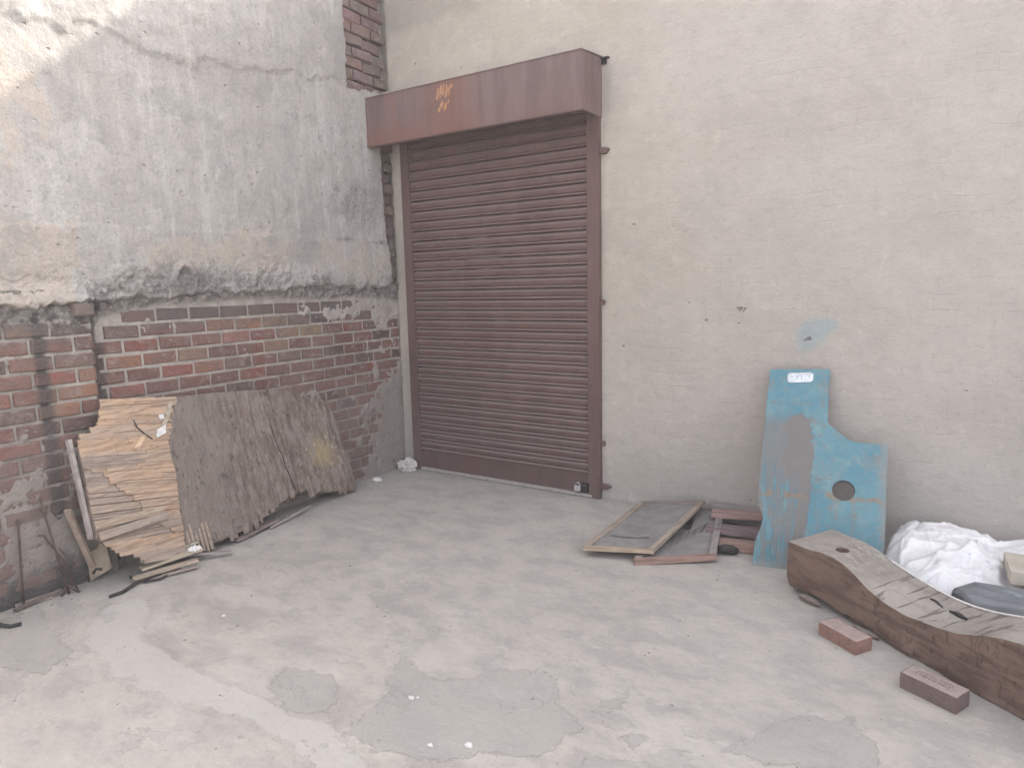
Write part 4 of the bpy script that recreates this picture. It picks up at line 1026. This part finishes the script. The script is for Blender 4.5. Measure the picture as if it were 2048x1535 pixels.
B_nl, B_nr, B_fr, B_fl = (2.515, -.945, .014), (2.858, -.725, .030), (2.715, -.04, .078), (2.40, -.15, .05)
fB = frame('larger framed screen lying underneath, reddish front rail, torn mesh', B_nl, B_nr, B_fr, B_fl, (.33, .285, .27), (.36, .235, .20), .040, .030,
           tear=lambda i, j: (i in (7, 8) and 9 <= j <= 12) or (i == 6 and j in (10, 11)))
fA = frame('narrow framed screen lying on top of the larger one, dark slit across its mesh', A_nl, A_nr, A_fr, A_fl, WOODL, (.46, .36, .27), .034, .022,
           tear=lambda i, j: False)
# slit and mid joint of the upper frame: two panels with a gap
def lerpA(a, b):
    p = (Vector(A_nl) * (1 - a) + Vector(A_nr) * a) * (1 - b) + (Vector(A_fl) * (1 - a) + Vector(A_fr) * a) * b; return p
for o in list(fA.children):
    if o.name.startswith('screen'):
        bm = bmesh.new(); bm.from_mesh(o.data)
        kill = []
        bm.faces.ensure_lookup_table()
        # shift one row up to open a slit
        nn = 16
        bm.verts.ensure_lookup_table()
        for i in range(1, 15):
            j = 5; vtx = bm.verts[j * 17 + i]; p = lerpA(i / 16, (j + .0) / 16); 
        del_f = [bm.faces[4 * 16 + i] for i in range(2, 12)]
        # narrow: move the upper row of vertices down towards the lower row before deleting
        for i in range(0, 17):
            lo_ = bm.verts[4 * 17 + i].co; up_v = bm.verts[5 * 17 + i]; up_v.co = lo_ + (up_v.co - lo_) * (.22 if 3 < i < 11 else .35)
        bmesh.ops.delete(bm, geom=del_f, context='FACES'); bm.to_mesh(o.data); bm.free()
for o in list(fB.children):
    if o.name.startswith('side_rail'): pass
# frayed mesh threads at the tear
mb = MB()
for i in range(16):
    t = i / 15; p = Vector((2.60 + .10 * t, -.50 - .12 * (1 - t) + .2 * t, .058)); mb.tube([p, p + Vector((rs.uniform(-.02, .03), -.09 - rs.uniform(0, .07), -.004 + rs.uniform(-.01, .012)))], .0012, 4)
mb.build('frayed_mesh', m_dark, fB)

# ------------------------------------------------------------------ planks behind the frames
def plank(a, b, w, h, col, label, rz=0):
    a = Vector(a); b = Vector(b); d = (b - a).normalized(); sx = d.cross(Vector((0, 0, 1))).normalized(); upv = sx.cross(d)
    M = Matrix((d, sx, upv)).transposed().to_4x4(); M.translation = a; L = (b - a).length
    mb = MB(); mb.box((0, -w / 2, -h / 2), (L, w / 2, h / 2)); o = mb.build('plank', m_grain_x, None, bevel=.003); o.matrix_world = M; o.color = (*col, 1)
    return tag(o, label, 'plank', 'short planks stacked behind the framed screens')
plank((2.70, -.20, .090), (3.14, -.10, .105), .10, .028, (.42, .28, .255), 'topmost pinkish plank of the pile between the screens and the blue board')
plank((2.72, -.37, .056), (3.10, -.30, .062), .12, .024, (.26, .19, .20), 'purplish grey plank in the middle of the pile beside the blue board')
plank((2.76, -.50, .018), (3.08, -.44, .020), .12, .034, (.40, .26, .22), 'lowest plank of the pile, flat on the floor beside the blue board')
plank((2.66, -.06, .055), (3.02, -.05, .06), .08, .10, (.33, .29, .28), 'grey plank at the back of the pile against the rendered wall')
mb = MB(); mb.tube([(2.85, -.60, .03), (2.885, -.585, .032), (2.93, -.57, .028), (2.955, -.56, .02)], [.018, .028, .026, .012], 10)
tag(mb.build('rag', m_dark, None, True), 'small black crumpled rag wedged under the planks by the screens', 'rag')

# ------------------------------------------------------------------ white sack and the things by it
def m_sack_():
    n = N('white_woven_plastic', .55, .35); v = n.pos
    a = n.noise(7, 5, .6, v)
    c = n.mix(n.ss(.4, .7, a), (.80, .78, .785), (.72, .70, .71)); 
    pr = n.mul(n.ss(.58, .63, n.noise(26, 4, .6, n.mapv(v, (1, 1, 2.2)))), n.ss(.5, .6, n.noise(3.1, 3, .5, n.mapv(v, (1, 1, 1), (6, 6, 6)))))
    c = n.mix(n.mul(pr, .5), c, (.44, .45, .58)); n.color(c); n.bump(n.noise(16, 5, .6, v, 1.2), .010, .6); n.bump(n.noise(300, 2, .5), .0008, .5)
    return M_(n)
m_sack = m_sack_()
def heap(name, label, quad, H, seed, nu=110, nv=90, pw=4., wr=.03, topz=None):
    """a crumpled sack: quad footprint (front-left, front-right, back-right, back-left)"""
    a = np.linspace(-1, 1, nu); b = np.linspace(-1, 1, nv); A_, B_ = np.meshgrid(a, b)
    # push parameters outwards so sides are steep
    s_ = 1 - np.maximum(np.abs(A_) ** pw, np.abs(B_) ** pw); prof_ = np.clip(1 - (np.abs(A_) ** 5 + np.abs(B_) ** 5) , 0, 1) ** .45
    ta = (A_ + 1) / 2; tb = (B_ + 1) / 2
    q = np.array(quad, float)
    Xq = (q[0, 0] * (1 - ta) + q[1, 0] * ta) * (1 - tb) + (q[3, 0] * (1 - ta) + q[2, 0] * ta) * tb
    Yq = (q[0, 1] * (1 - ta) + q[1, 1] * ta) * (1 - tb) + (q[3, 1] * (1 - ta) + q[2, 1] * ta) * tb
    wx = (fbm(Xq, Yq, 4, 3, seed) - .5) * .5; wy = (fbm(Xq, Yq, 4, 3, seed + 3) - .5) * .5
    Hh = H(ta, tb) if callable(H) else H
    Zf = (fbm(Xq, Yq, 2.6, 3, seed + 20) - .5) * .11
    rr2 = random.Random(seed)
    for k_ in range(130):         # long soft creases radiating from gathered points
        hub = rr2.choice(((3.78, -.35), (4.02, -.52), (4.1, -.3), (3.9, -.75), (4.35, -.2), (3.72, -.1), (3.9, -.1)))
        an = rr2.uniform(0, 6.283); L = rr2.uniform(.10, .34); w_ = rr2.choice((.0045, .006, .009, .014, .022)); d0 = rr2.uniform(0, .10)
        p0 = (hub[0] + math.cos(an) * d0, hub[1] + math.sin(an) * d0); bend = an + rr2.uniform(-.5, .5)
        p1 = (p0[0] + math.cos(an) * L * .5, p0[1] + math.sin(an) * L * .5); p2 = (p1[0] + math.cos(bend) * L * .5, p1[1] + math.sin(bend) * L * .5)
        dd = sdline([p0, p1, p2], Xq + wx * .03, Yq + wy * .03)
        Zf += rr2.choice((1, 1, -1)) * rr2.uniform(.5, 1.15) * w_ * np.exp(-(dd / w_) ** 1.5)
    Zq = prof_ * (Hh + Zf + (fbm(Xq, Yq, 24, 3, seed + 9) - .5) * .006) + .002
    Xq = Xq + (fbm(Xq, Yq, 7, 3, seed + 30) - .5) * .05 * (1 - prof_ ** 2); Yq = Yq + (fbm(Xq, Yq, 7, 3, seed + 31) - .5) * .05 * (1 - prof_ ** 2)
    me = grid_mesh(name, np.stack([Xq.ravel(), Yq.ravel(), Zq.ravel()], 1), nu, nv)
    o = link(name, me, None, m_sack); tag(o, label, 'sack'); return o
heap('white_sack', 'crumpled white woven plastic sack heaped against the wall behind the timber beam',
     [(3.655, -.86), (4.28, -1.02), (4.75, -.06), (3.635, -.05)], lambda a, b: .215 - .10 * sstep(.35, .75, a) * sstep(.62, .45, b) + .02 * np.sin(a * 9) * sstep(.4, .8, b), 401, 170, 140, wr=.05)
# pale cord running along the sack hem over the back edge of the beam
pts = [(s_, WB - .012, float(np.interp(s_, S, zt_b)) + .004) for s_ in np.linspace(.33, 1.25, 24)]
mb = MB(); mb.tube([TM @ Vector(p) for p in pts], .0045, 6); tag(mb.build('cord', m_white, None, True), 'thin pale cord running along the back edge of the timber beam', 'cord')
# grey painted log end
def m_log():
    n = N('grey_painted_log', .6, .35); v = n.pos; a = n.noise(16, 6, .68, n.mapv(v, (.2, 1, 1.)))
    c = n.mix(n.ss(.35, .65, a), (.13, .135, .15), (.235, .24, .25)); c = n.mix(n.mul(n.ss(.56, .68, n.noise(9, 5, .65, n.mapv(v, (.3, 1, 1), (3, 3, 3)))), .6), c, (.40, .44, .45))
    n.color(c); n.bump(a, .006, .8); return M_(n)
mb = MB(); mb.tube([(3.985, -.93, .115), (3.992, -.925, .118), (4.03, -.90, .127), (4.8, -.84, .127)], [.062, .078, .094, .096], 14)
tag(mb.build('grey_log', m_log(), None, False, .004), 'dark grey painted round log lying behind the timber beam beside the white sack', 'log')
o = MB().box((0, 0, 0), (.5, .24, .06)).build('cream_block', M_(mat_simple('cream_wood', (.50, .44, .37), (.58, .52, .44), 12, .85)), None, bevel=.003)
o.matrix_world = Matrix.Translation((4.16, -.72, .175)) @ Matrix.Rotation(.05, 4, 'Z'); tag(o, 'pale cream wooden block resting between the white sack and the grey log', 'block')
for (a, b, w, col, lab) in (((4.02, -1.10, .05), (4.75, -1.16, .05), .05, (.15, .09, .08), 'dark red-brown batten under the grey log behind the timber beam'),
                            ((4.10, -1.16, .085), (4.8, -1.10, .10), .04, (.34, .27, .25), 'pale batten crossing beneath the grey log at the right edge')):
    o = plank(a, b, w, .03, col, lab); o.name = 'batten'; o['category'] = 'batten'; del o['group']

# ------------------------------------------------------------------ clutter at the foot of the left wall
# loose splintered strips in front of the plywood
GRP = 'splintered wood strips on the floor before the plywood sheet'
def stick(a, b, w, h, col, label, group=GRP, name='wood_strip', mat=m_grain_x, cat='wood strip'):
    o = plank(a, b, w, h, col, label); o.name = name; o['category'] = cat
    if group: o['group'] = group
    elif 'group' in o: del o['group']
    return o
stick((.275, -2.44, .055), (.345, -2.13, .075), .05, .016, (.52, .43, .34), 'widest pale splintered strip under the lower left edge of the plywood')
stick((.30, -2.50, .028), (.40, -2.19, .040), .045, .014, (.47, .38, .30), 'greyish tan splintered strip lying second from the top of the pile')
stick((.24, -2.42, .080), (.29, -2.12, .10), .03, .010, (.52, .52, .45), 'thin greenish white strip wedged directly below the plywood')
stick((.33, -2.47, .012), (.43, -2.21, .016), .028, .010, (.35, .28, .25), 'thin brown strip flat on the floor at the front of the splinters')
stick((.20, -2.30, .05), (.42, -1.99, .022), .03, .008, (.40, .35, .32), 'narrow grey strip whose right tip points along the floor')
def hook(pts, r, label, name='iron_rod', mat=m_rust, grp=None, cat='rod'):
    mb = MB(); mb.tube(pts, r, 8); o = mb.build(name, mat, None, True); return tag(o, label, cat, grp)
hook([(.27, -2.50, .03), (.33, -2.44, .022), (.36, -2.35, .016), (.36, -2.27, .02)], .009, 'upper dark bent twig sticking out under the splintered strips', 'twig', m_dark, 'dark twigs poking out from the splinters', 'twig')
hook([(.375, -2.66, .014), (.385, -2.60, .016), (.34, -2.50, .018), (.36, -2.38, .02)], .009, 'longest dark bent twig, reaching furthest towards the camera', 'twig', m_dark, 'dark twigs poking out from the splinters', 'twig')
hook([(.36, -2.47, .012), (.40, -2.41, .012), (.36, -2.30, .014)], .006, 'short dark twig between the two bent ones', 'twig', m_dark, 'dark twigs poking out from the splinters', 'twig')
# flakes under the right part of the plywood
stick((.27, -1.86, .012), (.22, -1.52, .03), .05, .010, (.30, .235, .215), 'brown strip on the floor under the torn right half of the plywood', None)
stick((.265, -1.60, .010), (.20, -1.22, .035), .018, .008, (.42, .36, .33), 'thin pale strip on the floor under the arched gap of the plywood', None)
# wooden block and stick
ws = empty('wooden_paddle', (.02, -2.58, 0), 'pale wooden paddle standing on its wide end against the brick wall', 'paddle')
mb = MB(); mb.prism([(-.058, 0), (.052, .028), (.045, .15), (.026, .185), (.004, .155), (-.028, .15), (-.05, .10)], -.012, .012, Matrix(((0, 0, 1, 0), (1, 0, 0, 0), (0, 1, 0, 0), (0, 0, 0, 1))) )
o = mb.build('blade', m_wood, ws, bevel=.003); o.location = (.06, .03, .012); o.rotation_euler = (0, -.15, 0); o.color = (.55, .44, .35, 1)
mb = MB(); mb.box((-.018, -.006, 0), (.018, .012, .36)); o = mb.build('handle', m_wood, ws, bevel=.003); o.location = (.075, -.02, .09); o.rotation_euler = (.27, -.05, math.pi / 2 * 0 + .4); o.color = (.42, .32, .26, 1)
mb = MB(); mb.tube([(.10, -.03, .06), (.115, -.02, .085), (.12, .005, .075)], .007, 8); mb.build('bolt', m_dark, ws, True)
# thin rods against the pier
G2 = 'rusty rods leaning on the pier at the far left'
hook([(.10, -2.93, .0), (.085, -2.915, .2), (.075, -2.90, .38), (.07, -2.895, .44)], .006, 'leftmost rusty rod leaning on the brick pier', grp=G2)
hook([(.13, -2.74, .0), (.10, -2.765, .25), (.075, -2.79, .52)], .0055, 'longest rusty rod leaning on the brick pier, near its middle', grp=G2)
hook([(.15, -2.70, .0), (.11, -2.74, .18), (.08, -2.80, .33), (.078, -2.82, .335)], .005, 'short rusty rod with a bent top beside the longest one', grp=G2)
hook([(.11, -2.63, .02), (.13, -2.68, .12), (.085, -2.74, .24)], .004, 'thin rusty rod slanting left beside the wooden paddle', grp=G2)
mb = MB()
for a in ((.16, -2.70), (.12, -2.735), (.13, -2.775)): mb.tube([(.12, -2.74, .05), (*a, .002)], .007, 6)
tag(mb.build('iron_tripod', m_rust, None, True), 'tiny three-legged rusty iron foot on the floor below the rods', 'iron foot')
stick((.12, -2.98, .016), (.10, -2.76, .030), .018, .014, (.17, .13, .12), 'dark stick lying on the floor at the left edge', None, 'stick', cat='stick')
stick((.05, -2.95, .01), (.08, -2.80, .01), .07, .012, (.36, .30, .26), 'flat pale board scrap lying behind the dark stick at the left', None, 'board_scrap', cat='board')
hook([(.17, -3.13, .05), (.235, -3.07, .012), (.275, -3.055, .010), (.30, -3.02, .014)], .009, 'black bent hook lying on the floor at the left picture edge', 'iron_hook', m_dark, cat='hook')
o = MB().prism([(.12, -3.22), (.25, -3.20), (.24, -3.10), (.12, -3.08)], .0, .14).build('wood_stump', m_wood, None, bevel=.01); o.color = (.5, .38, .28, 1); tag(o, 'wooden stump cut off by the left picture edge', 'stump')

# crumpled bag by the shutter
def crumple(name, label, loc, r, mat, seed, cat, sq=.55):
    bm = bmesh.new(); bmesh.ops.create_icosphere(bm, subdivisions=4, radius=1)
    for v in bm.verts:
        p = v.co.copy(); nse = float(fbm(np.array([p.x * 1.7 + p.z]), np.array([p.y * 1.7 - p.z * .7]), 1.6, 4, seed, .65)[0])
        k_ = .55 + .75 * abs(nse - .5) * 2 + .25 * nse
        v.co = Vector((p.x * r[0] * k_, p.y * r[1] * k_, max(p.z * r[2] * k_, -r[2] * .45)))
    me = bpy.data.meshes.new(name); bm.to_mesh(me); bm.free()
    o = link(name, me, None, mat, False); o.location = loc; return tag(o, label, cat)
crumple('plastic_bag', 'crumpled whitish plastic bag on the floor at the corner by the shutter', (.10, -.10, .032), (.105, .08, .07), M_(mat_simple('dirty_white_plastic', (.48, .44, .43), (.62, .58, .56), 25, .6, bump=.006)), 5, 'bag')
crumple('plaster_lump', 'small white plaster lump at the foot of the brick wall right of the plywood', (.115, -.47, .012), (.05, .03, .022), m_white, 9, 'rubble')
crumple('paper_scrap', 'white paper scraps on top of the splinters under the plywood', (.34, -2.17, .085), (.035, .04, .018), m_white, 15, 'paper')
for i, (x_, y_, r_, lab) in enumerate(((2.248, -2.505, .013, 'white plaster crumb on the worn grey floor patch, furthest of the three'), (2.479, -2.673, .011, 'left white crumb of the pair near the bottom of the floor patch'),
                                      (2.592, -2.606, .016, 'largest white crumb on the floor, right of the worn patch'), (1.052, -2.475, .010, 'single white crumb alone on the floor before the plywood'), (2.268, -2.49, .008, 'tiny white crumb touching the furthest crumb'))):
    crumple('plaster_crumb', lab, (x_, y_, zf(x_, y_) + .003), (r_, r_ * .8, r_ * .5), m_white, 30 + i, 'crumb')['group'] = 'white plaster crumbs on the floor'

# fine grit on the floor
bm = bmesh.new(); rg2 = random.Random(99)
for i in range(900):
    if rg2.random() < .45: x_, y_ = abs(rg2.gauss(0, .12)) + .06, rg2.uniform(-3.2, -.05)
    elif rg2.random() < .35: x_, y_ = rg2.uniform(.2, 4.5), -abs(rg2.gauss(0, .07)) - .03
    else: x_, y_ = rg2.uniform(.3, 4.6), rg2.uniform(-3.6, -.1)
    r_ = rg2.choice((.002, .003, .003, .004, .006)); M = Matrix.Translation((x_, y_, zf(x_, y_) + r_ * .4)) @ Matrix.Rotation(rg2.uniform(0, 6), 4, 'Z') @ Matrix.Diagonal((r_ * rg2.uniform(.7, 1.5), r_, r_ * .7, 1))
    bmesh.ops.create_icosphere(bm, subdivisions=1, radius=1, matrix=M)
me = bpy.data.meshes.new('grit'); bm.to_mesh(me); bm.free()
tag(link('grit', me, None, M_(mat_simple('grit_stone', (.26, .23, .21), (.48, .45, .42), 60, .95))), 'fine grit and dust crumbs scattered over the concrete floor', 'grit', kind='stuff')
# ------------------------------------------------------------------ haze volume added to wash out contrast and lift blacks
hz = bpy.data.materials.new('veil_haze'); hz.use_nodes = True; ht = hz.node_tree; ht.nodes.clear()
pv_ = ht.nodes.new('ShaderNodeVolumePrincipled'); pv_.inputs['Color'].default_value = (.92, .90, .89, 1); pv_.inputs['Density'].default_value = HAZE
pv_.inputs['Anisotropy'].default_value = .2
mo = ht.nodes.new('ShaderNodeOutputMaterial'); ht.links.new(pv_.outputs[0], mo.inputs['Volume'])
me = MB(); me.box((-12, -14, -1.1), (14, 3, 5.2)); tag(me.build('haze', hz), kind='stuff')
print('bricks', nbrick, 'strips', strip_n)
